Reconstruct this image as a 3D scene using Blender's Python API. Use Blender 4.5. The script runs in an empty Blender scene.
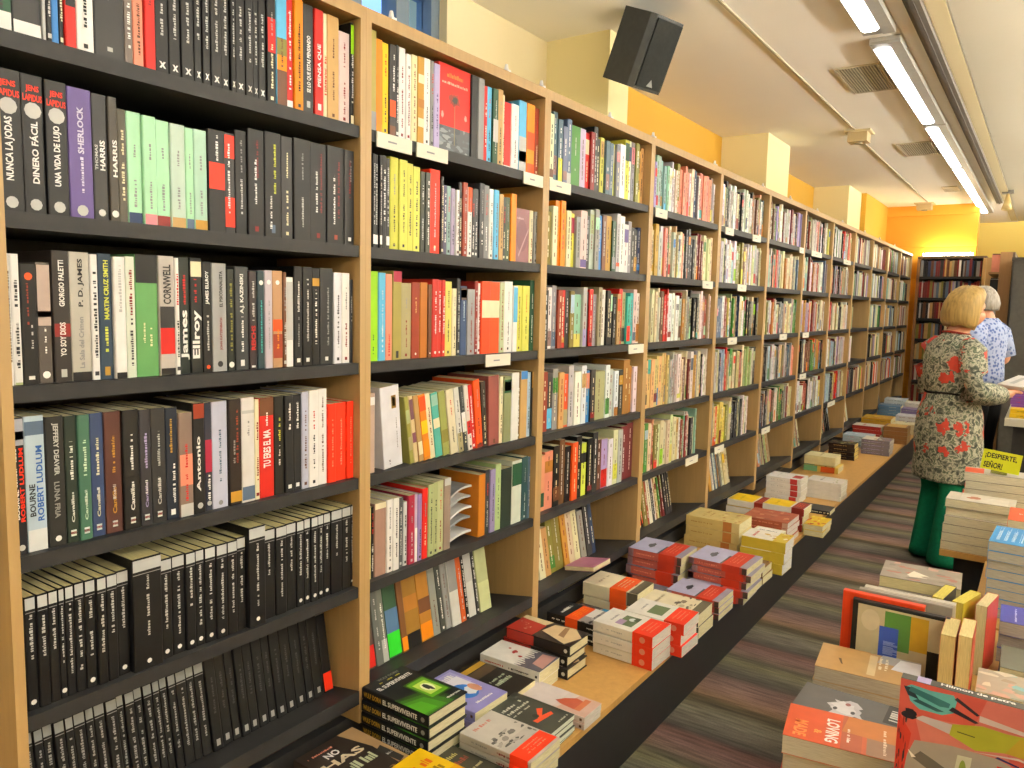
import bpy, math, random
from mathutils import Vector, Matrix, noise as mnoise
random.seed(11)
S = bpy.context.scene
COL = S.collection
PI = math.pi

# ---------------------------------------------------------------- camera
F_PX, YAW, PITCH, ROLL, EYE = 769.66, 0.6049, -0.1047, 0.0229, Vector((0, 0, 1.45))
_cy, _sy = math.cos(YAW), math.sin(YAW)
FW = Vector((-_sy * math.cos(PITCH), _cy * math.cos(PITCH), math.sin(PITCH)))
_r = Vector((_cy, _sy, 0)); _u = _r.cross(FW)
RT = _r * math.cos(ROLL) + _u * math.sin(ROLL)
UP = RT.cross(FW)
cam = bpy.data.cameras.new('camera'); cam.sensor_width = 36; cam.lens = 36 * F_PX / 1024; cam.clip_start = .05
co = bpy.data.objects.new('camera', cam); COL.objects.link(co)
m = Matrix((RT, UP, -FW)).transposed().to_4x4(); m.translation = EYE
co.matrix_world = m
S.camera = co

def ray(x, y): return FW * F_PX + RT * (x - 512) - UP * (y - 384)
def on_z(x, y, z):                      # the place on the level z that the photograph shows at a pixel
    d = ray(x, y); return EYE + d * ((z - EYE.z) / d.z)
def px_of(P):
    v = Vector(P) - EYE; return 512 + F_PX * v.dot(RT) / v.dot(FW)

# ---------------------------------------------------------------- colours and materials
def lin(h):
    h = h.lstrip('#')
    return tuple(((c / 12.92) if c <= .04045 else ((c + .055) / 1.055) ** 2.4) for c in (int(h[i:i + 2], 16) / 255 for i in (0, 2, 4)))
PAL = dict(black='#0f0f11', dgrey='#29292b', grey='#8b8b8b', lgrey='#b9b9b6', white='#e9e7e2', cream='#e2d9b4', page='#d9d0a6',
  red='#c4241c', dred='#7d1f1c', orange='#e2531b', redorange='#f0371a', amber='#e98a12', yellow='#ecc414', pyellow='#d9cf68', lemon='#d6d84e',
  lime='#93cf16', green='#3f7a34', pgreen='#a9dcb4', sage='#a3ad7c', dgreen='#17432c', olive='#7d7838', khaki='#a09770', teal='#3aa6a0', pteal='#8fb9a8',
  blue='#3b7cc0', sky='#5fb2dc', lblue='#a9c3d8', navy='#1e2f52', slate='#53657c', purple='#5b4a86', lilac='#a79bc4', mauve='#8e6f6b', pink='#d98a93', salmon='#dd8c72',
  brown='#5f3a24', rbrown='#8f3822', ochre='#a9702c', gold='#b98c33', tan='#bf9b62', maroon='#6a2326', beige='#cdb98d', pinkwhite='#d8c3bd', crimson='#9c2740')
PAL = {k: lin(v) for k, v in PAL.items()}
WORD = dict(dgrey='dark grey', lgrey='light grey', page='cream', dred='dark red', redorange='orange-red', pyellow='pale yellow', pgreen='pale green', dgreen='dark green',
  pteal='pale teal', sky='sky blue', lblue='light blue', rbrown='red-brown', pinkwhite='pinkish white', lemon='lemon yellow', sage='sage green', slate='slate blue')
def C(c): return PAL[c] if isinstance(c, str) and not c.startswith('#') else (lin(c) if isinstance(c, str) else c)

def nt_mat(name):
    mt = bpy.data.materials.new(name); mt.use_nodes = True
    n = mt.node_tree.nodes; l = mt.node_tree.links
    return mt, n, l, n['Principled BSDF']
def nd(n, t, **kw):
    x = n.new(t)
    for k, v in kw.items():
        if k in x.inputs: x.inputs[k].default_value = v
        else: setattr(x, k, v)
    return x
def attr_mat(name, rough, lo=.88, hi=1.05, scale=25, spec=.5, bump=0, stretch=None):
    mt, n, l, b = nt_mat(name)
    a = nd(n, 'ShaderNodeAttribute', attribute_name='col')
    tc = nd(n, 'ShaderNodeTexCoord'); mp = nd(n, 'ShaderNodeMapping')
    if stretch: mp.inputs['Scale'].default_value = stretch
    nz = nd(n, 'ShaderNodeTexNoise', Scale=scale, Detail=3.0)
    l.new(tc.outputs['Object'], mp.inputs['Vector']); l.new(mp.outputs['Vector'], nz.inputs['Vector'])
    mr = nd(n, 'ShaderNodeMapRange'); mr.inputs['From Min'].default_value = .25; mr.inputs['From Max'].default_value = .75
    mr.inputs['To Min'].default_value = lo; mr.inputs['To Max'].default_value = hi
    l.new(nz.outputs['Fac'], mr.inputs['Value'])
    mx = nd(n, 'ShaderNodeVectorMath', operation='SCALE')
    l.new(a.outputs['Color'], mx.inputs[0]); l.new(mr.outputs['Result'], mx.inputs['Scale'])
    l.new(mx.outputs['Vector'], b.inputs['Base Color'])
    b.inputs['Roughness'].default_value = rough; b.inputs['Specular IOR Level'].default_value = spec
    if bump:
        bp = nd(n, 'ShaderNodeBump', Strength=bump, Distance=.004)
        l.new(nz.outputs['Fac'], bp.inputs['Height']); l.new(bp.outputs['Normal'], b.inputs['Normal'])
    return mt
M_COVER = attr_mat('book_cover', .42, spec=.28)
M_PAGE = attr_mat('page_edges', .9, .72, 1.06, 60, .2, stretch=(14, .6, .6))
M_PAINT = attr_mat('painted_surface', .55, .96, 1.03, 6, .3)
M_CLOTH = attr_mat('woven_cloth', .9, .8, 1.1, 60, .15, .3)
def skin_mat():
    mt, n, l, b = nt_mat('skin')
    tc = nd(n, 'ShaderNodeTexCoord'); nz = nd(n, 'ShaderNodeTexNoise', Scale=18.0, Detail=3.0); l.new(tc.outputs['Object'], nz.inputs['Vector'])
    mx = nd(n, 'ShaderNodeMix', data_type='RGBA'); mx.inputs['A'].default_value = (*lin('#c98a68'), 1); mx.inputs['B'].default_value = (*lin('#dba382'), 1)
    l.new(nz.outputs['Fac'], mx.inputs['Factor']); l.new(mx.outputs['Result'], b.inputs['Base Color']); b.inputs['Roughness'].default_value = .55
    return mt
M_SKIN = skin_mat()
M_HAIR = attr_mat('hair_strands', .5, .55, 1.25, 14, .35, .6, stretch=(6, 6, .5))
M_DARK = attr_mat('black_laminate', .5, .85, 1.15, 40, .25)
M_METAL = attr_mat('satin_metal', .4, .92, 1.05, 30, .6)
def wood_mat():
    mt, n, l, b = nt_mat('beech_veneer')
    a = nd(n, 'ShaderNodeAttribute', attribute_name='col')
    tc = nd(n, 'ShaderNodeTexCoord'); mp = nd(n, 'ShaderNodeMapping'); mp.inputs['Scale'].default_value = (18, 18, 1.4)
    nz = nd(n, 'ShaderNodeTexNoise', Scale=3.0, Detail=5.0, Distortion=.6)
    n2 = nd(n, 'ShaderNodeTexNoise', Scale=90.0, Detail=2.0)
    l.new(tc.outputs['Object'], mp.inputs['Vector']); l.new(mp.outputs['Vector'], nz.inputs['Vector']); l.new(mp.outputs['Vector'], n2.inputs['Vector'])
    r = nd(n, 'ShaderNodeMapRange'); r.inputs['To Min'].default_value = .78; r.inputs['To Max'].default_value = 1.12
    r2 = nd(n, 'ShaderNodeMapRange'); r2.inputs['To Min'].default_value = .93; r2.inputs['To Max'].default_value = 1.05
    l.new(nz.outputs['Fac'], r.inputs['Value']); l.new(n2.outputs['Fac'], r2.inputs['Value'])
    mu = nd(n, 'ShaderNodeMath', operation='MULTIPLY'); l.new(r.outputs['Result'], mu.inputs[0]); l.new(r2.outputs['Result'], mu.inputs[1])
    v = nd(n, 'ShaderNodeVectorMath', operation='SCALE'); l.new(a.outputs['Color'], v.inputs[0]); l.new(mu.outputs['Value'], v.inputs['Scale'])
    l.new(v.outputs['Vector'], b.inputs['Base Color']); b.inputs['Roughness'].default_value = .45
    return mt
M_WOOD = wood_mat()
def glow_mat(name, colour, strength):
    mt, n, l, b = nt_mat(name)
    nz = nd(n, 'ShaderNodeTexNoise', Scale=2.0); r = nd(n, 'ShaderNodeMapRange'); r.inputs['To Min'].default_value = strength * .97; r.inputs['To Max'].default_value = strength * 1.03
    l.new(nz.outputs['Fac'], r.inputs['Value']); l.new(r.outputs['Result'], b.inputs['Emission Strength'])
    b.inputs['Base Color'].default_value = (.9, .9, .9, 1); b.inputs['Emission Color'].default_value = (*colour, 1)
    return mt
M_TUBE = glow_mat('lit_fluorescent_diffuser', (1, .98, .94), 9.0)
M_ADDED_HANG = glow_mat('added_hanging_glow', (1, .98, .94), 9.0)
M_ADDED_UPLIGHT = glow_mat('added_upward_glow', (1, .975, .92), 185.0)  # glow of the added pendants, aimed up to brighten the ceiling
M_WARM = glow_mat('lit_warm_tube', (1, .86, .55), 60.0)
M_WARM2 = glow_mat('lit_soft_warm_tube', (1, .88, .62), 14.0)
def glass_mat():
    mt, n, l, b = nt_mat('window_glass')
    nz = nd(n, 'ShaderNodeTexNoise', Scale=3.0); r = nd(n, 'ShaderNodeMapRange'); r.inputs['To Min'].default_value = .0; r.inputs['To Max'].default_value = .04
    l.new(nz.outputs['Fac'], r.inputs['Value']); l.new(r.outputs['Result'], b.inputs['Roughness'])
    b.inputs['Base Color'].default_value = (.85, .93, 1, 1); b.inputs['Transmission Weight'].default_value = 1; b.inputs['IOR'].default_value = 1.05
    return mt
M_GLASS = glass_mat()
def carpet_mat():
    mt, n, l, b = nt_mat('striped_carpet')
    tc = nd(n, 'ShaderNodeTexCoord'); sp = nd(n, 'ShaderNodeSeparateXYZ'); l.new(tc.outputs['Object'], sp.inputs[0])
    ys = nd(n, 'ShaderNodeMath', operation='MULTIPLY'); ys.inputs[1].default_value = 1.0; l.new(sp.outputs['Y'], ys.inputs[0])
    w = nd(n, 'ShaderNodeTexWave', bands_direction='Y', Scale=.374, Distortion=0.0); w.wave_profile = 'SAW'
    l.new(tc.outputs['Object'], w.inputs['Vector'])
    cr = nd(n, 'ShaderNodeValToRGB'); e = cr.color_ramp; e.interpolation = 'LINEAR'
    st = [(0, '#5f5b53'), (.07, '#686458'), (.12, '#5b574a'), (.15, '#413a2e'), (.19, '#4d4433'), (.23, '#77604f'), (.30, '#7e655d'), (.36, '#715c57'), (.42, '#675451'), (.46, '#46403d'),
          (.50, '#4a4742'), (.56, '#5c5a4e'), (.62, '#696650'), (.68, '#4b473d'), (.72, '#685850'), (.80, '#6d5552'), (.86, '#5c4441'), (.90, '#423d3a'), (.95, '#55524b')]
    e.elements[0].position = 0; e.elements[0].color = (*lin(st[0][1]), 1)
    e.elements[1].position = 1; e.elements[1].color = (*lin(st[0][1]), 1)
    for p, h in st[1:]:
        x = e.elements.new(p); x.color = (*lin(h), 1)
    l.new(w.outputs['Fac'], cr.inputs['Fac'])
    mp = nd(n, 'ShaderNodeMapping'); mp.inputs['Scale'].default_value = (2.5, 26, 1); l.new(tc.outputs['Object'], mp.inputs['Vector'])
    nz = nd(n, 'ShaderNodeTexNoise', Scale=3.0, Detail=6.0); l.new(mp.outputs['Vector'], nz.inputs['Vector'])
    n2 = nd(n, 'ShaderNodeTexNoise', Scale=220.0, Detail=2.0); l.new(tc.outputs['Object'], n2.inputs['Vector'])
    r = nd(n, 'ShaderNodeMapRange'); r.inputs['From Min'].default_value = .3; r.inputs['From Max'].default_value = .7; r.inputs['To Min'].default_value = .6; r.inputs['To Max'].default_value = 1.4
    l.new(nz.outputs['Fac'], r.inputs['Value'])
    r2 = nd(n, 'ShaderNodeMapRange'); r2.inputs['To Min'].default_value = .5; r2.inputs['To Max'].default_value = 1.5; l.new(n2.outputs['Fac'], r2.inputs['Value'])
    mu = nd(n, 'ShaderNodeMath', operation='MULTIPLY'); l.new(r.outputs['Result'], mu.inputs[0]); l.new(r2.outputs['Result'], mu.inputs[1])
    v = nd(n, 'ShaderNodeVectorMath', operation='SCALE'); l.new(cr.outputs['Color'], v.inputs[0]); l.new(mu.outputs['Value'], v.inputs['Scale'])
    l.new(v.outputs['Vector'], b.inputs['Base Color']); b.inputs['Roughness'].default_value = .95; b.inputs['Specular IOR Level'].default_value = .1
    return mt
M_CARPET = carpet_mat()
def flower_mat():
    mt, n, l, b = nt_mat('floral_dress_print')
    tc = nd(n, 'ShaderNodeTexCoord')
    n1 = nd(n, 'ShaderNodeTexNoise', Scale=34.0, Detail=5.0, Distortion=.6); l.new(tc.outputs['Object'], n1.inputs['Vector'])
    cr = nd(n, 'ShaderNodeValToRGB'); e = cr.color_ramp
    for i, (p, h) in enumerate([(.30, '#20241f'), (.40, '#454b40'), (.46, '#77786a'), (.52, '#b9b5a2'), (.57, '#66705c'), (.63, '#3a4636'), (.70, '#a39d8a')]):
        x = e.elements[i] if i < 2 else e.elements.new(p); x.position = p; x.color = (*lin(h), 1)
    l.new(n1.outputs['Fac'], cr.inputs['Fac'])
    nw = nd(n, 'ShaderNodeTexNoise', Scale=30.0, Detail=2.0); l.new(tc.outputs['Object'], nw.inputs['Vector'])
    mixv = nd(n, 'ShaderNodeMix', data_type='RGBA'); mixv.inputs['Factor'].default_value = .09
    l.new(tc.outputs['Object'], mixv.inputs['A']); l.new(nw.outputs['Color'], mixv.inputs['B'])
    vo = nd(n, 'ShaderNodeTexVoronoi', Scale=9.5); l.new(mixv.outputs['Result'], vo.inputs['Vector'])
    th = nd(n, 'ShaderNodeMath', operation='LESS_THAN'); th.inputs[1].default_value = .40; l.new(vo.outputs['Distance'], th.inputs[0])
    sc = nd(n, 'ShaderNodeSeparateColor'); l.new(vo.outputs['Color'], sc.inputs['Color'])
    pk = nd(n, 'ShaderNodeMath', operation='GREATER_THAN'); pk.inputs[1].default_value = .36; l.new(sc.outputs['Red'], pk.inputs[0])
    mu = nd(n, 'ShaderNodeMath', operation='MULTIPLY'); l.new(th.outputs['Value'], mu.inputs[0]); l.new(pk.outputs['Value'], mu.inputs[1])
    rr = nd(n, 'ShaderNodeValToRGB'); rr.color_ramp.elements[0].color = (*lin('#c9452f'), 1); rr.color_ramp.elements[1].color = (*lin('#a32a20'), 1); l.new(n1.outputs['Fac'], rr.inputs['Fac'])
    mx = nd(n, 'ShaderNodeMix', data_type='RGBA'); l.new(mu.outputs['Value'], mx.inputs['Factor']); l.new(cr.outputs['Color'], mx.inputs['A']); l.new(rr.outputs['Color'], mx.inputs['B'])
    l.new(mx.outputs['Result'], b.inputs['Base Color']); b.inputs['Roughness'].default_value = .85
    return mt
M_FLOWER = flower_mat()
def shirt_mat():
    mt, n, l, b = nt_mat('blue_patterned_shirt')
    tc = nd(n, 'ShaderNodeTexCoord'); vo = nd(n, 'ShaderNodeTexVoronoi', Scale=38.0); l.new(tc.outputs['Object'], vo.inputs['Vector'])
    cr = nd(n, 'ShaderNodeValToRGB'); cr.color_ramp.elements[0].color = (*lin('#4a5f9e'), 1); cr.color_ramp.elements[0].position = .3
    cr.color_ramp.elements[1].color = (*lin('#a3b0d2'), 1); cr.color_ramp.elements[1].position = .5
    l.new(vo.outputs['Distance'], cr.inputs['Fac']); l.new(cr.outputs['Color'], b.inputs['Base Color']); b.inputs['Roughness'].default_value = .85
    return mt
M_SHIRT = shirt_mat()
def paint(name, hexa, rough=.7, lo=.95, hi=1.03, planks=0):
    mt, n, l, b = nt_mat(name)
    tc = nd(n, 'ShaderNodeTexCoord'); nz = nd(n, 'ShaderNodeTexNoise', Scale=1.3, Detail=4.0); l.new(tc.outputs['Object'], nz.inputs['Vector'])
    cr = nd(n, 'ShaderNodeMix', data_type='RGBA'); c = lin(hexa)
    cr.inputs['A'].default_value = (*[x * lo for x in c], 1); cr.inputs['B'].default_value = (*[min(1, x * hi) for x in c], 1)
    l.new(nz.outputs['Fac'], cr.inputs['Factor']); l.new(cr.outputs['Result'], b.inputs['Base Color'])
    if planks:
        w = nd(n, 'ShaderNodeTexWave', bands_direction='Z', Scale=planks, Distortion=0.0); l.new(tc.outputs['Object'], w.inputs['Vector'])
        p = nd(n, 'ShaderNodeMath', operation='POWER'); p.inputs[1].default_value = .25; l.new(w.outputs['Fac'], p.inputs[0])
        bp = nd(n, 'ShaderNodeBump', Strength=.8, Distance=.02); l.new(p.outputs['Value'], bp.inputs['Height']); l.new(bp.outputs['Normal'], b.inputs['Normal'])
    else:
        n2 = nd(n, 'ShaderNodeTexNoise', Scale=120.0); l.new(tc.outputs['Object'], n2.inputs['Vector'])
        bp = nd(n, 'ShaderNodeBump', Strength=.08, Distance=.003); l.new(n2.outputs['Fac'], bp.inputs['Height']); l.new(bp.outputs['Normal'], b.inputs['Normal'])
    b.inputs['Roughness'].default_value = rough; b.inputs['Specular IOR Level'].default_value = .25
    return mt
M_CREAM = paint('cream_wall_paint', '#e2d2a6')
M_COLUMN = paint('pale_yellow_paint', '#eddfa8')
M_ORANGE = paint('orange_wall_paint', '#cfa03a')
M_ORANGEP = paint('orange_boarded_wall', '#dda136', planks=.85)
M_CEIL = paint('ceiling_paint', '#f6f1e2')
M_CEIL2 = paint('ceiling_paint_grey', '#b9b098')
M_BEAM = paint('board_paint', '#c7b78d')

# ---------------------------------------------------------------- mesh builder
class MB:
    def __init__(s): s.v = []; s.f = []; s.c = []; s.m = []
    def face(s, pts, col, mat=0):
        b = len(s.v); s.v += [tuple(p) for p in pts]; s.f.append(tuple(range(b, b + len(pts)))); s.c.append(C(col)); s.m.append(mat)
    def poly(s, verts, faces, col, mat=0):
        b = len(s.v); s.v += [tuple(p) for p in verts]
        for f in faces: s.f.append(tuple(b + i for i in f)); s.c.append(C(col)); s.m.append(mat)
    def box(s, a, b, col, mat=0, M=None, cols=None):
        (x0, y0, z0), (x1, y1, z1) = a, b
        P = [(x0, y0, z0), (x1, y0, z0), (x1, y1, z0), (x0, y1, z0), (x0, y0, z1), (x1, y0, z1), (x1, y1, z1), (x0, y1, z1)]
        if M is not None: P = [M @ Vector(p) for p in P]
        n = len(s.v); s.v += [tuple(p) for p in P]
        for i, f in enumerate([(0, 3, 2, 1), (4, 5, 6, 7), (0, 1, 5, 4), (1, 2, 6, 5), (2, 3, 7, 6), (3, 0, 4, 7)]):
            s.f.append(tuple(n + j for j in f)); s.c.append(C(cols[i]) if cols else C(col)); s.m.append(mat)
    def prism(s, outline, z0, z1, col, mat=0, side_cols=None, M=None):   # outline CCW in XY
        n = len(outline); P = [Vector((x, y, z0)) for x, y in outline] + [Vector((x, y, z1)) for x, y in outline]
        if M is not None: P = [M @ p for p in P]
        b = len(s.v); s.v += [tuple(p) for p in P]
        for i in range(n):
            j = (i + 1) % n
            s.f.append((b + i, b + j, b + n + j, b + n + i)); s.c.append(C(side_cols[i]) if side_cols else C(col)); s.m.append(mat)
        s.f.append(tuple(b + n + i for i in range(n))); s.c.append(C(col)); s.m.append(mat)
        s.f.append(tuple(b + i for i in reversed(range(n)))); s.c.append(C(col)); s.m.append(mat)
    def loft(s, rings, col, mat=0, cap=True):
        n = len(rings[0]); b = len(s.v)
        for r in rings: s.v += [tuple(p) for p in r]
        for k in range(len(rings) - 1):
            for i in range(n):
                j = (i + 1) % n
                s.f.append((b + k * n + i, b + k * n + j, b + (k + 1) * n + j, b + (k + 1) * n + i)); s.c.append(C(col)); s.m.append(mat)
        if cap:
            s.f.append(tuple(b + i for i in reversed(range(n)))); s.c.append(C(col)); s.m.append(mat)
            s.f.append(tuple(b + (len(rings) - 1) * n + i for i in range(n))); s.c.append(C(col)); s.m.append(mat)
    def tube(s, path, radii, col, mat=0, n=10):
        path = [Vector(p) for p in path]; rings = []
        for i, p in enumerate(path):
            d = (path[min(i + 1, len(path) - 1)] - path[max(i - 1, 0)]).normalized()
            a = d.cross(Vector((0, 0, 1)) if abs(d.z) < .9 else Vector((1, 0, 0))).normalized(); c = d.cross(a)
            r = radii[i] if isinstance(radii, (list, tuple)) else radii
            rings.append([p + a * (r * math.cos(2 * PI * k / n)) + c * (r * math.sin(2 * PI * k / n)) for k in range(n)])
        s.loft(rings, col, mat)
    def build(s, name, mats, parent=None, smooth=False):
        me = bpy.data.meshes.new(name); me.from_pydata(s.v, [], s.f)
        for mt in (mats if isinstance(mats, (list, tuple)) else [mats]): me.materials.append(mt)
        at = me.attributes.new('col', 'FLOAT_COLOR', 'FACE')
        at.data.foreach_set('color', [x for c in s.c for x in (c[0], c[1], c[2], 1.0)])
        me.polygons.foreach_set('material_index', s.m)
        if smooth: me.polygons.foreach_set('use_smooth', [True] * len(s.f))
        me.update()
        o = bpy.data.objects.new(name, me); COL.objects.link(o)
        if parent is not None: o.parent = parent
        return o
def struct(o): o['kind'] = 'structure'; return o
LABELS = {}
def tag(o, label, cat, group=None):
    w = label.split()
    if not 4 <= len(w) <= 16: print('LABEL LENGTH', len(w), label)
    if label in LABELS: print('LABEL TWICE', label)
    LABELS[label] = 1
    o['label'] = label; o['category'] = cat
    if group: o['group'] = group
    return o
def empty(name, loc=(0, 0, 0)):
    o = bpy.data.objects.new(name, None); o.location = loc; o.empty_display_size = .05; COL.objects.link(o); return o

# ---------------------------------------------------------------- lettering
_TX = {}
def text_geo(t, bold=.03):
    k = (t, bold)
    if k not in _TX:
        cu = bpy.data.curves.new('t', 'FONT'); cu.body = t; cu.size = 1; cu.resolution_u = 2; cu.fill_mode = 'FRONT'; cu.offset = bold
        ob = bpy.data.objects.new('t', cu); COL.objects.link(ob)
        dg = bpy.context.evaluated_depsgraph_get(); me = bpy.data.meshes.new_from_object(ob.evaluated_get(dg))
        vs = [(v.co.x, v.co.y) for v in me.vertices]; fs = [tuple(p.vertices) for p in me.polygons]
        bpy.data.objects.remove(ob); bpy.data.curves.remove(cu); bpy.data.meshes.remove(me)
        x0 = min(v[0] for v in vs); x1 = max(v[0] for v in vs); y0 = min(v[1] for v in vs); y1 = max(v[1] for v in vs)
        _TX[k] = ([((x - x0) / (x1 - x0), (y - y0) / (y1 - y0)) for x, y in vs], fs)
    return _TX[k]
def text_on(mb, t, origin, du, dv, col, bold=.03):
    """fills the parallelogram origin, du (reading direction), dv (up) with the text"""
    vs, fs = text_geo(t, bold); o, du, dv = Vector(origin), Vector(du), Vector(dv)
    mb.poly([o + du * x + dv * y for x, y in vs], fs, col)
def marks_on(mb, origin, du, dv, col, n, rng):
    """an unreadable line of small print: uneven strokes"""
    o, du, dv = Vector(origin), Vector(du), Vector(dv); x = 0
    while x < 1:
        w = rng.uniform(.25, 1.0) / n; h = rng.choice((.7, .7, 1.0, 1.0, .8)); y = 0
        if rng.random() > .16:
            w2 = min(w, 1 - x)
            mb.face([o + du * x + dv * y, o + du * (x + w2) + dv * y, o + du * (x + w2) + dv * h, o + du * x + dv * h], col)
        x += w + .28 / n

# ---------------------------------------------------------------- books
# local frame: x thickness (front cover at x = T), y depth (spine at y = 0 facing -y), z height
def book_mesh(T, D, H, col, hard=False, spine=None, art=None, rng=random, bands=(), back=None, page='page'):
    """returns (cover builder, pages builder)"""
    mb = MB(); c = .0028 if hard else .0009; ov = .003 if hard else 0.0
    c = min(c, T * .2); r = min(.004 if hard else .0025, T * .3)
    out = [(0, D), (0, r), (r * .3, r * .3), (r, 0), (T - r, 0), (T - r * .3, r * .3), (T, r), (T, D), (T - c, D), (T - c, c * 1.2), (c, c * 1.2), (c, D)]
    sc = [back or col] + [spine or col] * 5 + [col] * 6
    mb.prism(out, 0, H, col, side_cols=sc)
    pg = MB(); pg.box((c, c * 1.2, ov + .0005), (T - c, D - max(ov, .0006), H - ov - .0008), page)
    return mb, pg
SP = -.0005
def sp_rect(mb, T, z0, z1, col, x0=0.0, x1=1.0):
    a, b = max(.0012, x0 * T), min(T - .0012, x1 * T)
    mb.face([(a, SP, z0), (b, SP, z0), (b, SP, z1), (a, SP, z1)], col)
def sp_text(mb, T, H, t, z0, z1, col, way='up', xc=.5, w=.6, bold=.03):
    """z0, z1 as parts of H; w glyph height as part of T"""
    a, b, g = z0 * H, z1 * H, w * T
    y = SP * 1.9
    if way == 'up': text_on(mb, t, (xc * T + g / 2, y, a), (0, 0, b - a), (-g, 0, 0), col, bold)
    elif way == 'down': text_on(mb, t, (xc * T - g / 2, y, b), (0, 0, a - b), (g, 0, 0), col, bold)
    else: text_on(mb, t, (xc * T - g / 2, y, a), (g, 0, 0), (0, 0, b - a), col, bold)
def sp_marks(mb, T, H, z0, z1, col, xc=.5, w=.25, way='up', rng=random):
    a, b, g = z0 * H, z1 * H, w * T
    n = max(5, int((b - a) / .0048)); g = min(g, .0052)
    if way == 'up': marks_on(mb, (xc * T + g / 2, SP * 1.9, a), (0, 0, b - a), (-g, 0, 0), col, n, rng)
    else: marks_on(mb, (xc * T - g / 2, SP * 1.9, b), (0, 0, a - b), (g, 0, 0), col, n, rng)
def sp_dot(mb, T, zc, r, col, n=10, y=SP * 1.5):
    r = min(r, T * .42)
    mb.face([(T / 2 + r * math.cos(2 * PI * i / n), y, zc + r * math.sin(2 * PI * i / n)) for i in range(n)], col)
def book_obj(name, cb, pb):
    root = bpy.data.objects.new(name, None); root.empty_display_size = .03; COL.objects.link(root)
    cb.build('cover', M_COVER, root); pb.build('page_block', M_PAGE, root); return root
def lum(c): c = C(c); return .2126 * c[0] + .7152 * c[1] + .0722 * c[2]
def auto_spine(mb, T, H, col, rng):
    ink = rng.choice(('white', 'lgrey', 'cream')) if lum(col) < .22 else rng.choice(('dgrey', 'black', 'brown', 'dgrey', 'dred'))
    if T < .006: return
    k = rng.random()
    if k < .75: sp_marks(mb, T, H, rng.uniform(.1, .2), rng.uniform(.42, .55), ink, .5, min(.4, .005 / T), 'up', rng); sp_marks(mb, T, H, .6, rng.uniform(.78, .92), rng.choice((ink, 'red', 'grey')), .5, min(.4, .0045 / T), 'up', rng)
    else: sp_marks(mb, T, H, .18, rng.uniform(.75, .9), ink, .5, min(.5, .006 / T), 'up', rng)
    if rng.random() < .6: sp_rect(mb, T, H * .035, H * .035 + .007, ink, .5 - min(.35, .0035 / T), .5 + min(.35, .0035 / T))
def art_on(mb, T, D, H, art, rng=random):
    """art on the front cover; u from the spine (0..1 of D), v up (0..1 of H)"""
    X = T + .0005
    for i, a in enumerate(art):
        x = X + i * .00006
        P = lambda u, v: (x, u * D, v * H)
        k = a[0]
        if k == 'r': _, u0, v0, u1, v1, c = a; mb.face([P(u0, v0), P(u1, v0), P(u1, v1), P(u0, v1)], c)
        elif k == 'p': mb.face([P(u, v) for u, v in a[1]], a[2])
        elif k == 'e':
            _, cu, cv, ru, rv, c = a; mb.face([P(cu + ru * math.cos(2 * PI * j / 16), cv + rv * math.sin(2 * PI * j / 16)) for j in range(16)], c)
        elif k == 't' and a[1] == '~': _, t, u0, v0, u1, v1, c = a; marks_on(mb, P(u0, v0), (0, (u1 - u0) * D, 0), (0, 0, (v1 - v0) * H), c, 9, rng)
        elif k == 't': _, t, u0, v0, u1, v1, c = a; text_on(mb, t, P(u0, v0), (0, (u1 - u0) * D, 0), (0, 0, (v1 - v0) * H), c)
        elif k == 'm': _, u0, v0, u1, v1, c = a; marks_on(mb, P(u0, v0), (0, (u1 - u0) * D, 0), (0, 0, (v1 - v0) * H), c, 12, rng)
        elif k == 'blob':
            _, cu, cv, ru, rv, c, sd = a; q = random.Random(sd)
            mb.face([P(cu + ru * q.uniform(.55, 1.1) * math.cos(2 * PI * j / 18), cv + rv * q.uniform(.55, 1.1) * math.sin(2 * PI * j / 18)) for j in range(18)], c)
        elif k == 'noise':                      # a printed picture: small patches of a few inks
            _, u0, v0, u1, v1, cs, n, sd = a; q = random.Random(sd)
            for _j in range(n):
                cu, cv = q.uniform(u0, u1), q.uniform(v0, v1); ru, rv = q.uniform(.04, .13) * (u1 - u0), q.uniform(.04, .13) * (v1 - v0)
                pts = []
                for j in range(7):
                    an = 2 * PI * j / 7; f = q.uniform(.5, 1.2)
                    pts.append((min(u1, max(u0, cu + ru * f * math.cos(an))), min(v1, max(v0, cv + rv * f * math.sin(an)))))
                xx = x + _j * .000006
                mb.face([(xx, u * D, v * H) for u, v in pts], q.choice(cs))
def band_mesh(T, D, H, z0, z1, col, ink='cream', dot=True):
    mb = MB(); e = .0012
    out = [(-e, D * .97), (-e, -e), (T + e, -e), (T + e, D * .97), (T + .0002, D * .97), (T + .0002, -.0007), (-.0002, -.0007), (-.0002, D * .97)]
    mb.prism(out, z0 * H, z1 * H, col)
    X = T + e + .0004; rng = random.Random(int(T * 1e5))
    for v in (.3, .5, .7):
        zz = (z0 + (z1 - z0) * v) * H
        marks_on(mb, (X, D * .2, zz), (0, D * .6, 0), (0, 0, .004), ink, 12, rng)
    if dot: mb.face([(T / 2 + .3 * T * math.cos(j * PI / 5), -e - .0004, (z0 + z1) / 2 * H + .3 * T * math.sin(j * PI / 5)) for j in range(10)], ink)
    return mb

ORD = ['first', 'second', 'third', 'fourth', 'fifth', 'sixth', 'seventh', 'eighth', 'ninth', 'tenth', 'eleventh', 'twelfth', 'thirteenth', 'fourteenth', 'fifteenth', 'sixteenth', 'seventeenth', 'eighteenth', 'nineteenth', 'twentieth']
ORD += ['twenty-' + x for x in ORD[:9]] + ['thirtieth'] + ['thirty-' + x for x in ORD[:9]] + ['fortieth']
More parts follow.
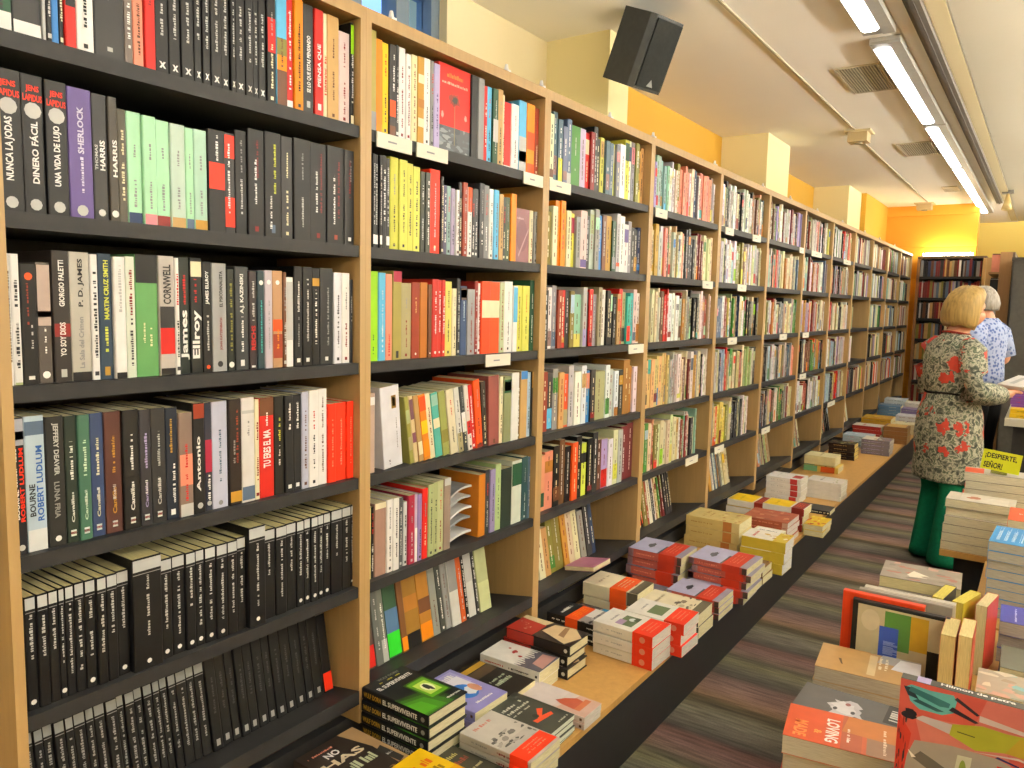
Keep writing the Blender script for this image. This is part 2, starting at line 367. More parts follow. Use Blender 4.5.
# ---------------------------------------------------------------- the room
CASE_X, BAY, Y0, CASE_TOP = -1.305, .767, 1.282, 2.10
SHELF_Z = [1.839, 1.573, 1.303, 1.030, .763]
LOW_Z, CEIL_Z, WALL_X, FAR_Y = .5035, 2.70, -2.08, 10.32
BLACK, BEECH = '#262628', '#b29260'
mb = MB(); mb.box((-2.4, -1.6, -.1), (3.4, 13.2, 0), 'grey'); struct(mb.build('floor', M_CARPET))
mb = MB(); mb.box((-2.4, -1.6, CEIL_Z), (-.44, 13.2, CEIL_Z + .1), 'white'); struct(mb.build('ceiling', M_CEIL))
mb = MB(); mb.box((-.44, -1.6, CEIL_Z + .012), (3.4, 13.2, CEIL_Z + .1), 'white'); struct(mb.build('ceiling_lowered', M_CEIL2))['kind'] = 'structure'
# left wall with its window, then the orange recess beyond the pillar
WY0, WY1, WZ0 = .75, 2.49, 2.0
mb = MB()
mb.box((-2.3, -1.6, 0), (WALL_X, WY0, CEIL_Z), 'white'); mb.box((-2.3, WY0, 0), (WALL_X, WY1, WZ0), 'white'); mb.box((-2.3, WY1, 0), (WALL_X, 3.24, CEIL_Z), 'white')
struct(mb.build('wall_left', M_CREAM))
mb = MB(); mb.box((-2.3, 3.24, 0), (WALL_X, 13.2, CEIL_Z), 'white'); struct(mb.build('wall_left_recess', M_ORANGE))
for i, (a, b, x, mt) in enumerate([(3.24, 3.44, -1.74, M_COLUMN), (5.66, 6.22, -1.74, M_COLUMN), (8.38, 9.0, -1.74, M_COLUMN), (9.0, FAR_Y, -1.69, M_ORANGE)]):
    mb = MB(); mb.box((WALL_X, a, 0), (x, b, CEIL_Z), 'white'); struct(mb.build('pillar_%d' % (i + 1), mt))
mb = MB(); mb.box((-2.3, FAR_Y, 0), (-.74, FAR_Y + .15, CEIL_Z), 'white'); struct(mb.build('wall_far', M_ORANGEP))
mb = MB(); mb.box((-2.4, 12.6, 0), (3.4, 12.75, CEIL_Z + .05), 'white'); struct(mb.build('wall_far_recess', paint('bright_yellow_paint', '#f2d976')))
mb = MB(); mb.box((3.3, -1.6, 0), (3.4, 13.2, CEIL_Z + .05), 'white'); struct(mb.build('wall_right', M_CREAM))
mb = MB(); mb.box((-2.4, -1.7, 0), (3.4, -1.6, CEIL_Z + .05), 'white'); struct(mb.build('wall_rear', M_CREAM))
# window: frame, mullions, glass
wf = MB(); fr = '#6f7f8c'
x0, x1 = -2.2, -2.12
wf.box((x0, WY0, WZ0), (x1, WY1, WZ0 + .06), fr); wf.box((x0, WY0, CEIL_Z - .05), (x1, WY1, CEIL_Z), fr)
for a, b in ((WY0, WY0 + .06), (1.30, 1.36), (2.0, 2.06), (2.24, 2.31), (WY1 - .05, WY1)): wf.box((x0, a, WZ0 + .06), (x1, b, CEIL_Z - .05), fr)
wo = struct(wf.build('window_1', M_METAL))
wg = MB(); wg.box((-2.17, WY0 + .06, WZ0 + .06), (-2.165, WY1 - .05, CEIL_Z - .05), 'white'); wg.build('window_pane', M_GLASS, wo)

# ceiling: lamp line, slot, boards, vents, detectors, cable
mb = MB(); mb.box((-.512, -1.6, CEIL_Z - .004), (-.44, 12.4, CEIL_Z + .012), 'tan'); struct(mb.build('trim_1', M_BEAM))
mb = MB(); mb.box((-.572, -1.6, CEIL_Z - .03), (-.515, 10.2, CEIL_Z - .0045), '#5f574c'); mb.box((-.552, -1.6, CEIL_Z - .036), (-.535, 10.2, CEIL_Z - .0305), '#4d463d'); struct(mb.build('trim_2', attr_mat('dark_rail', .6)))
SEG = [(-1.4, .2), (.32, 1.95), (2.05, 3.74), (4.04, 5.71), (5.90, 7.52), (7.68, 9.30), (9.42, 11.0)]
which = ['over the entrance end of the aisle', 'second along the line, behind the viewer', 'third along the line, cut by the top edge', 'fourth along the line, largest whole tube seen', 'fifth along the line, beside middle vent', 'sixth along the line, beside farthest vent', 'last of the line, near yellow wall']
def flush_light(x, a, b, lab):
    t = empty('ceiling_light', (x, (a + b) / 2, CEIL_Z)); h = (b - a) / 2
    hb = MB(); hb.box((-.043, -h - .08, -.018), (.088, h + .08, -.0006), '#aaa69a'); hb.box((-.043, -h - .08, -.03), (-.0385, h + .08, -.0182), '#aaa69a'); hb.box((.0385, -h - .08, -.034), (.088, h + .08, -.0182), '#9b978c')
    for q in (-1, 1): hb.box((-.0384, min(q * (h + .004), q * (h + .08)), -.03), (.0384, max(q * (h + .004), q * (h + .08)), -.0182), '#8f8b80')
    hb.build('housing', M_METAL, t)
    tb = MB(); tb.prism([(-.036, -.032), (-.022, -.042), (.022, -.042), (.036, -.032), (.036, -.0185), (-.036, -.0185)], -h, h, 'white', M=Matrix(((1, 0, 0, 0), (0, 0, 1, 0), (0, 1, 0, 0), (0, 0, 0, 1)))); tb.build('diffuser', M_TUBE, t)
    tag(t, lab, 'ceiling light', 'fluorescent lights along the ceiling')
for i, (a, b) in enumerate(SEG): flush_light(-.735, a, b, 'long white fluorescent ceiling light, ' + which[i])
def added_hanging_light(x, y, lab):  # unseen pendants added to brighten the ceiling and even out the shelves
    t = empty('added_hanging_light', (x, y, CEIL_Z + .0115)); h = .8
    hb = MB(); hb.box((-.05, -h, -.50), (.05, h, -.485), '#aaa69a')
    for q in (-.6, .6): hb.tube([(0, q, -.485), (0, q, 0)], .004, 'lgrey', n=6)
    hb.build('housing', M_METAL, t)
    tb = MB(); tb.box((-.045, -h + .01, -.545), (.045, h - .01, -.5005), 'white'); tb.build('diffuser', M_ADDED_HANG, t)
    tb = MB(); tb.box((-.045, -h + .01, -.4845), (.045, h - .01, -.474), 'white'); tb.build('added_uplight', M_ADDED_UPLIGHT, t)
    tag(t, lab, 'hanging light', 'added unseen fill lights over the next aisles')
for x, nm in ((1.0, 'next aisle'), (2.3, 'far side of the shop')):
    for k, y in enumerate((-.4, 1.8, 4.0, 6.2, 8.4, 10.6)): added_hanging_light(x, y, 'added unseen hanging light over the %s, %s from the entrance' % (nm, ORD[k]))
for (ya, yb, xa, xb, n) in [(4.35, 4.88, -1.02, -.80, 14), (6.48, 7.0, -1.04, -.81, 14), (8.85, 9.2, -.98, -.84, 10)]:
    t = empty('ceiling_vent', ((xa + xb) / 2, (ya + yb) / 2, CEIL_Z)); hx, hy = (xb - xa) / 2, (yb - ya) / 2
    f = MB(); e = .012
    f.box((-hx, -hy, -.008), (hx, -hy + e, -.0005), '#b8ae93'); f.box((-hx, hy - e, -.008), (hx, hy, -.0005), '#b8ae93'); f.box((-hx, -hy + e, -.008), (-hx + e, hy - e, -.0005), '#b8ae93'); f.box((hx - e, -hy + e, -.008), (hx, hy - e, -.0005), '#b8ae93')
    f.build('vent_frame', M_METAL, t)
    b = MB(); b.box((-hx + e, -hy + e, -.0025), (hx - e, hy - e, -.0005), '#5a5446'); b.build('backing', M_DARK, t)
    s = MB()
    for k in range(n):
        x = -hx + e + (2 * hx - 2 * e) * (k + .5) / n; s.box((x - .0035, -hy + e, -.007), (x + .0035, hy - e, -.003), '#b1a88d')
    s.build('grille', M_METAL, t)
    tag(t, {4.35: 'large slatted ceiling vent nearest the viewer', 6.48: 'middle slatted ceiling vent, second from the viewer', 8.85: 'smallest slatted ceiling vent, farthest from viewer'}[ya], 'vent', 'slatted ceiling vents')
for (x, y, w, lab) in [(-1.19, 5.93, .085, 'beige box detector on ceiling where the cable meets it, nearer one'), (-1.27, 10.1, .1, 'beige box detector on ceiling close to orange far wall')]:
    d = MB(); d.box((-w, -w, -.012), (w, w, -.0005), '#c9b98f'); d.prism([(-w * .75, -w * .75), (w * .75, -w * .75), (w * .75, w * .75), (-w * .75, w * .75)], -.075, -.012, '#b7a377')
    t = d.build('smoke_detector', M_PAINT); t.location = (x, y, CEIL_Z)
    g = MB(); g.prism([(w * .3 * math.cos(i * PI / 6), w * .3 * math.sin(i * PI / 6)) for i in range(12)], -.085, -.0752, '#8f8468'); g.build('sensor_cap', M_PAINT, t)
    tag(t, lab, 'detector', 'ceiling detectors')
mb = MB(); mb.box((-1.208, -1.0, CEIL_Z - .008), (-1.196, 5.82, CEIL_Z - .0005), '#b3a88c'); mb.box((-1.235, 6.04, CEIL_Z - .008), (-1.223, 9.98, CEIL_Z - .0005), '#b3a88c')
tag(mb.build('ceiling_cable', M_PAINT), 'thin beige cable strip running along the ceiling through the detectors', 'cable')
t = empty('ceiling_spotlight', (-.44, 9.5, CEIL_Z + .0115))
s = MB(); s.box((-.05, -.05, -.03), (.05, .05, 0), '#6b655a'); s.build('mount', M_METAL, t)
s = MB(); s.tube([(0, 0, -.03), (0, 0, -.11), (.0, -.02, -.19)], [.012, .03, .05], '#c2a86a', n=12); s.build('lamp_shade', M_METAL, t, True)
tag(t, 'small spotlight hanging from the ceiling near the last tube', 'spotlight')

# loudspeaker on the pillar
t = empty('loudspeaker', (-1.50, 3.10, 2.525))
t.rotation_euler = (Matrix.Rotation(math.radians(-14), 4, 'Z') @ Matrix.Rotation(math.radians(24), 4, 'Y')).to_euler()
hx, hy, hz = .085, .105, .145
s = MB(); s.prism([(-hx, -hy), (hx - .02, -hy), (hx, -hy + .02), (hx, hy - .02), (hx - .02, hy), (-hx, hy)], -hz, hz, '#3b3c39'); s.build('cabinet', M_DARK, t)
s = MB(); s.box((hx + .0006, -hy + .026, -hz + .012), (hx + .007, hy - .026, hz - .012), '#2b2d2b'); s.build('grille', M_CLOTH, t)
s = MB(); s.face([(hx + .0076, -.02, -hz + .02), (hx + .0076, .02, -hz + .02), (hx + .0076, 0, -hz + .05)], '#8b8f8b'); s.build('badge', M_METAL, t)
b = MB(); b.tube([(-.086, .0, .06), (-.15, .03, .06), (-.19, .08, .02)], .008, '#5b3b2a'); b.tube([(-.15, .03, -.12), (-.15, .03, .13)], .006, '#5b3b2a'); b.tube([(-.17, .0, .10), (-.12, .06, .10)], .006, '#5b3b2a'); b.build('bracket', M_METAL, t)
tag(t, 'dark grey loudspeaker tilted down on a bracket at the yellow pillar', 'loudspeaker')

# ---------------------------------------------------------------- bookcases
SIDE_T, BACK_X = .0168, -1.60
def add_bay(k, front=CASE_X, label=None, name='bookcase', shelves=SHELF_Z, low=True, extra=None):
    """one bay from y = Y0 + k*BAY"""
    y = Y0 + k * BAY
    t = empty(name, (CASE_X, y + BAY / 2, .42)); ox, oy, oz = t.location
    def part(nm, boxes, col, mat):
        b = MB()
        for p, q in boxes: b.box((p[0] - ox, p[1] - oy, p[2] - oz), (q[0] - ox, q[1] - oy, q[2] - oz), col)
        return b.build(nm, mat, t)
    a, c = y + .0002, y + BAY - .0002
    part('side_panel', [((BACK_X, a, .42), (CASE_X, a + SIDE_T, CASE_TOP - .028))], BEECH, M_WOOD)
    part('side_panel', [((BACK_X, c - SIDE_T, .42), (CASE_X, c, CASE_TOP - .028))], BEECH, M_WOOD)
    part('top_board', [((BACK_X, a, CASE_TOP - .028), (CASE_X, c, CASE_TOP))], BEECH, M_WOOD)
    part('back_panel', [((BACK_X - .01, a, .42), (BACK_X - .0003, c, CASE_TOP))], BLACK, M_DARK)
    for z in SHELF_Z: part('shelf', [((BACK_X, a + SIDE_T, z - .026), (CASE_X - .004, c - SIDE_T, z))], BLACK, M_DARK)
    b = MB(); P = [(CASE_X, LOW_Z), (BACK_X, LOW_Z - .05), (BACK_X, LOW_Z - .075), (CASE_X, LOW_Z - .034)]
    A = [(x - ox, a + SIDE_T - oy, z - oz) for x, z in P]; B = [(x - ox, c - SIDE_T - oy, z - oz) for x, z in P]
    b.face(A, BLACK); b.face(B[::-1], BLACK)
    for i in range(4): b.face([A[i], B[i], B[(i + 1) % 4], A[(i + 1) % 4]][::-1], BLACK)
    b.build('sloping_shelf', M_DARK, t)
    tag(t, label, 'bookcase', 'bookcase bays along the wall')
    return t
for k in range(-1, 11):
    lab = {-1: 'beech bookcase bay with black shelves nearest the viewer, mostly black books', 0: 'beech bookcase bay second from the viewer, with face-out red book on top shelf',
           10: 'beech bookcase bay at the far end of the long wall, meeting the far bookcase'}.get(k, 'beech bookcase bay with black shelves, %s from the viewer along the long wall' % ORD[k + 1])
    add_bay(k, label=lab)
# the long low display plinth in front
YA, YB, PZ, PK = -.3, Y0 + 11 * BAY, .36, .904
t = empty('display_plinth', (-1.0, (YA + YB) / 2, 0)); oy = (YA + YB) / 2
def pl(nm, a, b, col, mat):
    q = MB(); q.box((a[0] + 1.0, a[1] - oy, a[2]), (b[0] + 1.0, b[1] - oy, b[2]), col); return q.build(nm, mat, t)
pl('plinth_top', (-1.345, YA, PZ - .02), (-.904, YB, PZ), '#c79a55', M_WOOD)
q = MB(); P = [(-.912, PZ - .0205), (-1.0, .001), (-1.03, .001), (-.942, PZ - .0205)]
A = [(x + 1, YA - oy, z) for x, z in P]; B = [(x + 1, YB - oy, z) for x, z in P]
q.face(A[::-1], BLACK); q.face(B, BLACK)
for i in range(4): q.face([A[i], B[i], B[(i + 1) % 4], A[(i + 1) % 4]][::-1], BLACK)
q.build('front_panel', M_DARK, t)
pl('back_riser', (-1.37, YA, .001), (-1.3455, YB, .4185), BLACK, M_DARK)
tag(t, 'long low black-fronted display plinth with wooden top along the bookcases', 'display plinth')

# ---------------------------------------------------------------- books on the shelves
def y_at(px, z, x=-1.322):
    lo, hi = -1.0, 14.0
    if px < 0: lo = .3
    for _ in range(50):
        mid = (lo + hi) / 2
        if px_of((x, mid, z)) < px: lo = mid
        else: hi = mid
    return lo
def spine_opts(cb, T, H, col, o, rng):
    for q in o.get('r', ()):
        if len(q) == 5: sp_rect(cb, T, q[0] * H, q[1] * H, *q[2:])
        elif q[0] > .015 and q[1] < .13 and q[1] - q[0] < .085: sp_rect(cb, T, q[0] * H, q[1] * H, q[2], .5 - min(.38, .0045 / T), .5 + min(.38, .0045 / T))
        else: sp_rect(cb, T, q[0] * H, q[1] * H, q[2])
    for zc, r, c in o.get('d', ()): sp_dot(cb, T, zc * H, r, c)
    if 't' in o:
        for q in o['t']:
            if q[0] == '~': sp_marks(cb, T, H, q[1], q[2], q[3], q[5], q[6], 'up', rng)
            else: sp_text(cb, T, H, *q)
    elif not o.get('plain'): auto_spine(cb, T, H, o.get('ink_on', col), rng)
    for z0, z1, c, xc, w in o.get('m', ()): sp_marks(cb, T, H, z0, z1, c, xc, w, 'up', rng)
RZ90 = Matrix.Rotation(PI / 2, 4, 'Z')
def shelf_book(name, y, z, T, H, col, D, o, rng, x=-1.322, lean=0, tilt=0):
    cb, pb = book_mesh(T, D, H, col, o.get('hard', False), page=o.get('page', rng.choice(('page', 'cream', 'page', '#c9bf98'))))
    spine_opts(cb, T, H, col, o, rng)
    root = book_obj(name, cb, pb)
    root.matrix_world = Matrix.Translation((x - o.get('set', 0), y, z)) @ Matrix.Rotation(math.radians(lean), 4, 'X') @ RZ90 @ Matrix.Rotation(math.radians(-tilt), 4, 'X')
    return root
ROWN = ['top', 'second', 'third', 'fourth', 'fifth', 'bottom']
BAYN = {-1: 'nearest bookcase', 0: 'second bookcase'}
def W(c): return WORD.get(c, c if not c.startswith('#') else 'dark')
def fill_row(k, r, start, items, name='shelved_book', tilt=0, group=None):
    rng = random.Random(100 * k + r + 7)
    z = (SHELF_Z + [LOW_Z])[r]; zm = z + .1
    xx = -1.322 if r < 5 else -1.372
    if r == 5: z = LOW_Z + (xx - CASE_X) * (.05 / .295) + .001
    ylo, yhi = Y0 + k * BAY + SIDE_T + .0012, Y0 + (k + 1) * BAY - SIDE_T - .0012
    prev = max(ylo, y_at(start, zm, xx)); n = 0
    for it in items:
        px, col, h = it[:3]; desc = it[3] if len(it) > 3 else None; o = it[4] if len(it) > 4 else {}
        y1 = min(yhi, y_at(px, zm, xx))
        T = y1 - prev - .0008
        if o.get('gap'): prev = y1; continue
        n += 1
        if T < .005: n -= 1; continue
        D = o.get('D', rng.uniform(.135, .155))
        lab = '%s, %s from left, %s shelf of %s' % (desc or W(col) + ' book', ORD[n - 1], ROWN[r], BAYN[k])
        if o.get('face'):
            cb, pb = book_mesh(.022, T, h, col); art_on(cb, .022, T, h, o['art'], rng)
            root = book_obj(name, cb, pb); root.location = (xx - .03, prev, z + .0006)
        else:
            lean = o.get('lean', 0)
            root = shelf_book(name, prev, z + .0006, T if not lean else T * math.cos(math.radians(lean)) - .0004, h, col, D, o, rng, xx - rng.uniform(0, .006), lean, tilt)
        tag(root, lab, 'book', group or '%s shelf of the %s' % (ROWN[r], BAYN[k]))
        prev = y1
def seq(start, widths_cols):
    return widths_cols
Wt, Lg, Rd = 'white', 'lgrey', 'red'
def two(a, b, c1=Wt, c2=Wt, way='up', w=.4, sp=.5):       # small author and title line
    return {'m': [(.14, .14 + sp * .7, c1, .5, w)], 't': []}
LOGO = [(.04, .08, Wt)]
def L(**k): return k
# nearest bay, row by row: right edge in the photograph, colour, height, what marks it out
HT = .226
fill_row(-1, 0, -22, [
  (11, 'teal', HT, 'teal book with white foot', L(r=[(0, .13, 'white'), (.13, .5, 'dgreen')])), (41, 'dgrey', HT, 'thick grey book with white foot', L(r=[(0, .1, 'white')], t=[('~', .3, .5, 'grey', 'up', .5, .35)])),
  (45, 'lgrey', HT), (51, 'black', .222), (59, 'blue', HT, 'blue book with orange patch', L(r=[(.35, .5, 'orange'), (.5, .6, 'navy')], plain=1)), (64, 'black', .22),
  (76, 'red', .22, 'red book with black blotches', L(r=[(.3, .36, 'black'), (.45, .6, 'black')], plain=1)), (94, 'white', HT, 'broad white book'),
  (125, 'dgrey', .23, 'very thick dark grey book', L(m=[(.5, .9, Wt, .72, .14), (.42, .8, Wt, .45, .14)], t=[], r=[(.06, .09, 'lgrey')])), (134, '#6f655e', .224, 'grey-brown book'),
  (145, 'salmon', .222, 'salmon book with dark title', L(m=[(.1, .6, 'brown', .5, .5)], t=[])), (156, 'red', .22, 'plain red book', L(m=[(.5, .8, 'dred', .5, .3)], t=[]))] +
  [(p, 'black', .224, 'black novel of uniform series', L(m=[(.3, .75, 'lgrey', .5, .3)], t=[('x', .05, .1, Wt, 'flat', .5, .5)])) for p in (170, 182, 195, 203, 211, 222, 231, 236, 246, 254, 260, 268)] + [
  (277, 'black', .222, 'black book with red block', L(r=[(.45, .75, 'red')])), (288, 'sky', .224, 'sky blue to yellow picture book', L(r=[(0, .32, 'brown'), (.32, .45, 'amber'), (.45, .6, 'olive')], m=[(.35, .6, 'brown', .5, .3)], t=[])),
  (295, 'red', .22, 'thin red and white book', L(r=[(.0, .08, 'white')])), (304, 'amber', .224, 'golden yellow book'),
  (315, 'dgrey', .222, 'charcoal book with white title', L(t=[('SE LO QUE ESTAS PENSANDO', .2, .72, Wt, 'up', .55, .4)], r=[(.06, .12, 'lgrey')])),
  (324, 'red', .22, 'red book with white title', L(t=[('PIENSA QUE', .28, .68, Wt, 'up', .5, .45)], r=[(.06, .12, Wt)])), (328, 'cream', .218, 'thin cream book with red title', L(m=[(.2, .6, 'red', .5, .6)], t=[])),
  (340, 'tan', .22, 'tan book'), (351, 'pinkwhite', .196, 'short pinkish white book'), (359.5, 'black', .222, 'black book with green top', L(r=[(.7, .98, 'lime'), (.02, .1, 'cream')], m=[(.2, .7, Wt, .5, .4)], t=[]))])
GR = L(plain=1, t=[], m=[(.15, .4, 'sage', .5, .18), (.6, .75, 'sage', .5, .15)])
def pg(c): return L(r=[(0, .1, c)], m=[(.15, .4, 'grey', .5, .18), (.6, .75, 'grey', .5, .15)], t=[], plain=1)
def jl(tx): return L(t=[('JENS', .87, .925, 'redorange', 'flat', .5, .6), ('LAPIDUS', .81, .86, 'redorange', 'flat', .5, .86), (tx, .22, .67, Wt, 'up', .5, .38)], d=[(.745, .0125, 'lgrey'), (.065, .009, 'lgrey')])
fill_row(-1, 1, -3, [
  (24.5, 'black', .212, 'thick black book with red author name', jl('NUNCA LA JODAS')), (47.5, 'black', .212, 'thick black book with red author name', jl('DINERO FÁCIL')), (70, 'black', .21, 'thick black book with red author name', jl('UNA VIDA DE LUJO')),
  (94.5, 'purple', .208, 'purple hardback', L(t=[('SHERLOCK', .5, .86, '#c9c3dc', 'up', .5, .26), ('~', .2, .48, '#c9c3dc', 'up', .52, .16)], d=[(.06, .009, 'lgrey')])), (98, 'black', .2, None, L(plain=1)),
  (110, 'dgrey', .206, 'dark grey book with white capitals', L(t=[('HARRIS', .4, .64, Wt, 'up', .62, .35), ('THOMAS', .4, .6, 'lgrey', 'up', .22, .2)], d=[(.06, .006, Wt)])), (119.5, '#3a3630', .206, 'smoky brown book with white capitals', L(t=[('HARRIS', .36, .66, Wt, 'up', .6, .5)], d=[(.06, .006, Wt)])),
  (129, '#4a463c', .19, 'short olive-grey book'), (144, 'pgreen', .19, 'pale green book with dark foot', pg('navy')), (157.5, 'pgreen', .188, 'pale green book with pink disc foot', pg('pink')), (172, 'pgreen', .186, 'pale green book with red foot', pg('dred')),
  (187, '#b9cfc0', .185, 'greyish green book with gold foot', pg('tan')), (195.5, 'pgreen', .183, 'thin pale green book with dark foot', pg('slate')), (209, '#a9cdb8', .184, 'blue-green book with amber foot', pg('gold')),
  (226, 'black', .19, 'black book with red square', L(r=[(.42, .68, 'redorange')], m=[(.7, .95, Wt, .5, .15)], t=[])), (237, 'dgrey', .19, 'black book with red foot', L(r=[(.06, .36, 'redorange'), (.75, .98, 'redorange')], m=[(.2, .9, Wt, .4, .2)], t=[])),
  (249, 'black', .2), (265.5, 'black', .208, 'black thriller with white title', L(m=[(.3, .72, Wt, .45, .2), (.55, .9, 'dred', .55, .16)], t=[], r=[(.04, .09, 'dred')])), (282, 'black', .21, 'black thriller with yellow title', L(m=[(.42, .9, 'lemon', .6, .2), (.08, .4, Wt, .35, .16)], t=[], r=[(.04, .12, 'slate')])),
  (294, 'dgrey', .208, 'charcoal book'), (311, 'black', .21, 'black book'), (328, 'black', .21, 'black thriller', L(m=[(.3, .72, Wt, .4, .17), (.3, .9, 'dred', .66, .14)], t=[], r=[(.04, .09, 'dred')])),
  (345, 'black', .211, 'black thriller', L(m=[(.2, .7, Wt, .4, .17), (.25, .85, 'dred', .66, .14)], t=[], r=[(.04, .09, 'rbrown')])), (359.5, 'dgrey', .21, 'smoky black book', L(m=[(.5, .9, 'dred', .5, .16), (.65, .9, 'grey', .6, .14)], t=[], r=[(.04, .08, Wt)]))])
fill_row(-1, 2, 2, [
  (13, 'white', .205, 'white book with grey title'), (22.5, 'white', .205, 'white book with green edge', L(r=[(0, .02, 'sage')])), (39, 'black', .19, 'black book with orange disc', L(d=[(.9, .006, 'orange')], m=[(.3, .5, 'lgrey', .6, .15), (.5, .85, 'rbrown', .4, .12)], t=[], r=[(.04, .07, Wt)])),
  (54, '#4a4441', .194, 'grey book with pinkish photo above', L(r=[(.48, .98, '#b3a096'), (.55, .6, '#8d776f')], m=[(.25, .46, Wt, .5, .15)], t=[], d=[(.07, .006, Wt)])),
  (72, '#26211f', .214, 'charcoal book with white capitals', L(t=[('GIORGIO FALETTI', .58, .93, Wt, 'up', .5, .32), ('YO SOY DIOS', .2, .46, Wt, 'up', .5, .34)], r=[(.04, .1, 'lgrey'), (.35, .45, 'dred')])),
  (93, '#b5b1a6', .214, 'mottled grey book with serif capitals', L(t=[('P. D. JAMES', .58, .95, 'dgrey', 'up', .55, .3), ('La Sala del Crimen', .1, .5, 'grey', 'up', .5, .25)], r=[(0, .07, 'black')])), (101, 'white', .212, 'thin white book'),
  (115, '#26384a', .214, 'dark blue book with lime capitals', L(t=[('MARTIN CRUZ SMITH', .48, .95, 'lemon', 'up', .55, .36), ('~', .22, .42, 'lemon', 'up', .5, .3)], r=[(.03, .1, 'gold')])),
  (127, 'white', .21, 'white book with faint grey capitals', L(t=[('~', .55, .93, 'lgrey', 'up', .5, .3)], r=[(0, .05, 'black')])), (137, '#d5dccb', .212, 'pale book with red script', L(m=[(.1, .5, 'dgrey', .5, .3), (.52, .9, 'dred', .5, .35)], t=[])),
  (160, '#5c9458', .217, 'broad green book with black top', L(r=[(.77, 1, 'black')], m=[(.28, .45, 'cream', .35, .1), (.25, .42, 'cream', .65, .1)], t=[])),
  (176, '#b9b2ac', .217, 'grey book with red label', L(t=[('CORNWELL', .6, .93, 'black', 'up', .5, .5)], r=[(.18, .4, 'red'), (.4, .58, 'dgrey'), (0, .06, 'black')])), (180.8, 'white', .215),
  (192, '#17201c', .217, 'black-green book with huge white letters', L(t=[('James', .12, .55, Wt, 'up', .52, .78)], m=[(.6, .85, 'red', .5, .5)])), (204, '#1b1d1b', .217, 'black book with huge white letters', L(t=[('Ellroy', .13, .55, Wt, 'up', .5, .8)], m=[(.62, .82, 'red', .4, .5)], r=[(.84, .97, 'cream')])),
  (214, 'black', .211, 'black book with white capitals', L(t=[('JAMES ELLROY', .62, .92, Wt, 'up', .5, .42)], m=[(.2, .52, 'lgrey', .5, .22)], d=[(.05, .004, 'orange')])),
  (229, '#9a9b9b', .21, 'mid grey book', L(t=[('EL PSICOANALISTA', .6, .93, 'dgrey', 'up', .6, .22), ('JOHN KATZENBACH', .2, .5, 'dred', 'up', .6, .2)], d=[(.07, .006, 'dgrey')])), (236.6, '#1f231d', .2, 'dark book with olive title', L(m=[(.2, .9, 'olive', .5, .4)], t=[], d=[(.06, .006, Wt)])),
  (250, '#303335', .206, 'charcoal book with white surname', L(t=[('A.J. KAZINSKI', .55, .93, Wt, 'up', .5, .34)], m=[(.18, .52, Wt, .5, .2)], r=[(.04, .1, Wt)])), (258, '#2b2326', .198, 'dark book with red letters', L(t=[('REICHS', .2, .45, 'red', 'up', .5, .55)], m=[(.5, .9, 'lgrey', .5, .3)], r=[(.02, .04, Wt)])),
  (265.5, '#1e3038', .2, 'dark teal book', L(m=[(.15, .7, 'teal', .5, .2)], t=[], d=[(.88, .005, Wt)])), (273.5, '#b9aeb8', .202, 'lilac-grey book', L(m=[(.2, .7, 'grey', .5, .15)], t=[], d=[(.88, .005, Wt)])),
  (284, '#b08862', .202, 'tan-orange book', L(r=[(.1, .35, 'rbrown'), (.38, .5, 'orange')], m=[(.2, .4, 'amber', .5, .2)], t=[], d=[(.88, .005, Wt)])), (288, 'brown', .2), (295.5, 'white', .19, 'short white book', L(r=[(.3, .95, 'lgrey')], plain=1)),
  (304, 'black', .214, 'black book with white title', L(m=[(.55, .85, Wt, .5, .35), (.2, .5, 'grey', .5, .2)], t=[], r=[(.04, .08, Wt)])), (313.6, 'black', .214, 'black book', L(m=[(.25, .88, 'lgrey', .5, .25)], t=[], r=[(.04, .08, Wt)])),
  (321.5, 'black', .212, 'black book with gold flash', L(r=[(.82, .9, 'gold')], m=[(.22, .78, Wt, .5, .25)], t=[])), (335, '#202124', .214, 'black book', L(m=[(.2, .8, 'grey', .6, .15)], t=[], r=[(.04, .08, Wt)])),
  (343, '#dcdce2', .206, 'white book with lilac tint'), (351, 'white', .206, 'white book'), (359.5, '#2a2c30', .192, 'short charcoal book', L(m=[(.5, .8, Wt, .5, .15)], t=[]))])
CAM_L = lambda c, w: L(m=[(.28, .4, w, .5, .2)], t=[('Camilla', .16, .38, c, 'up', .5, .24), ('~', .5, .8, c, 'up', .5, .26)], r=[(.05, .1, Wt), (.065, .085, 'red')])
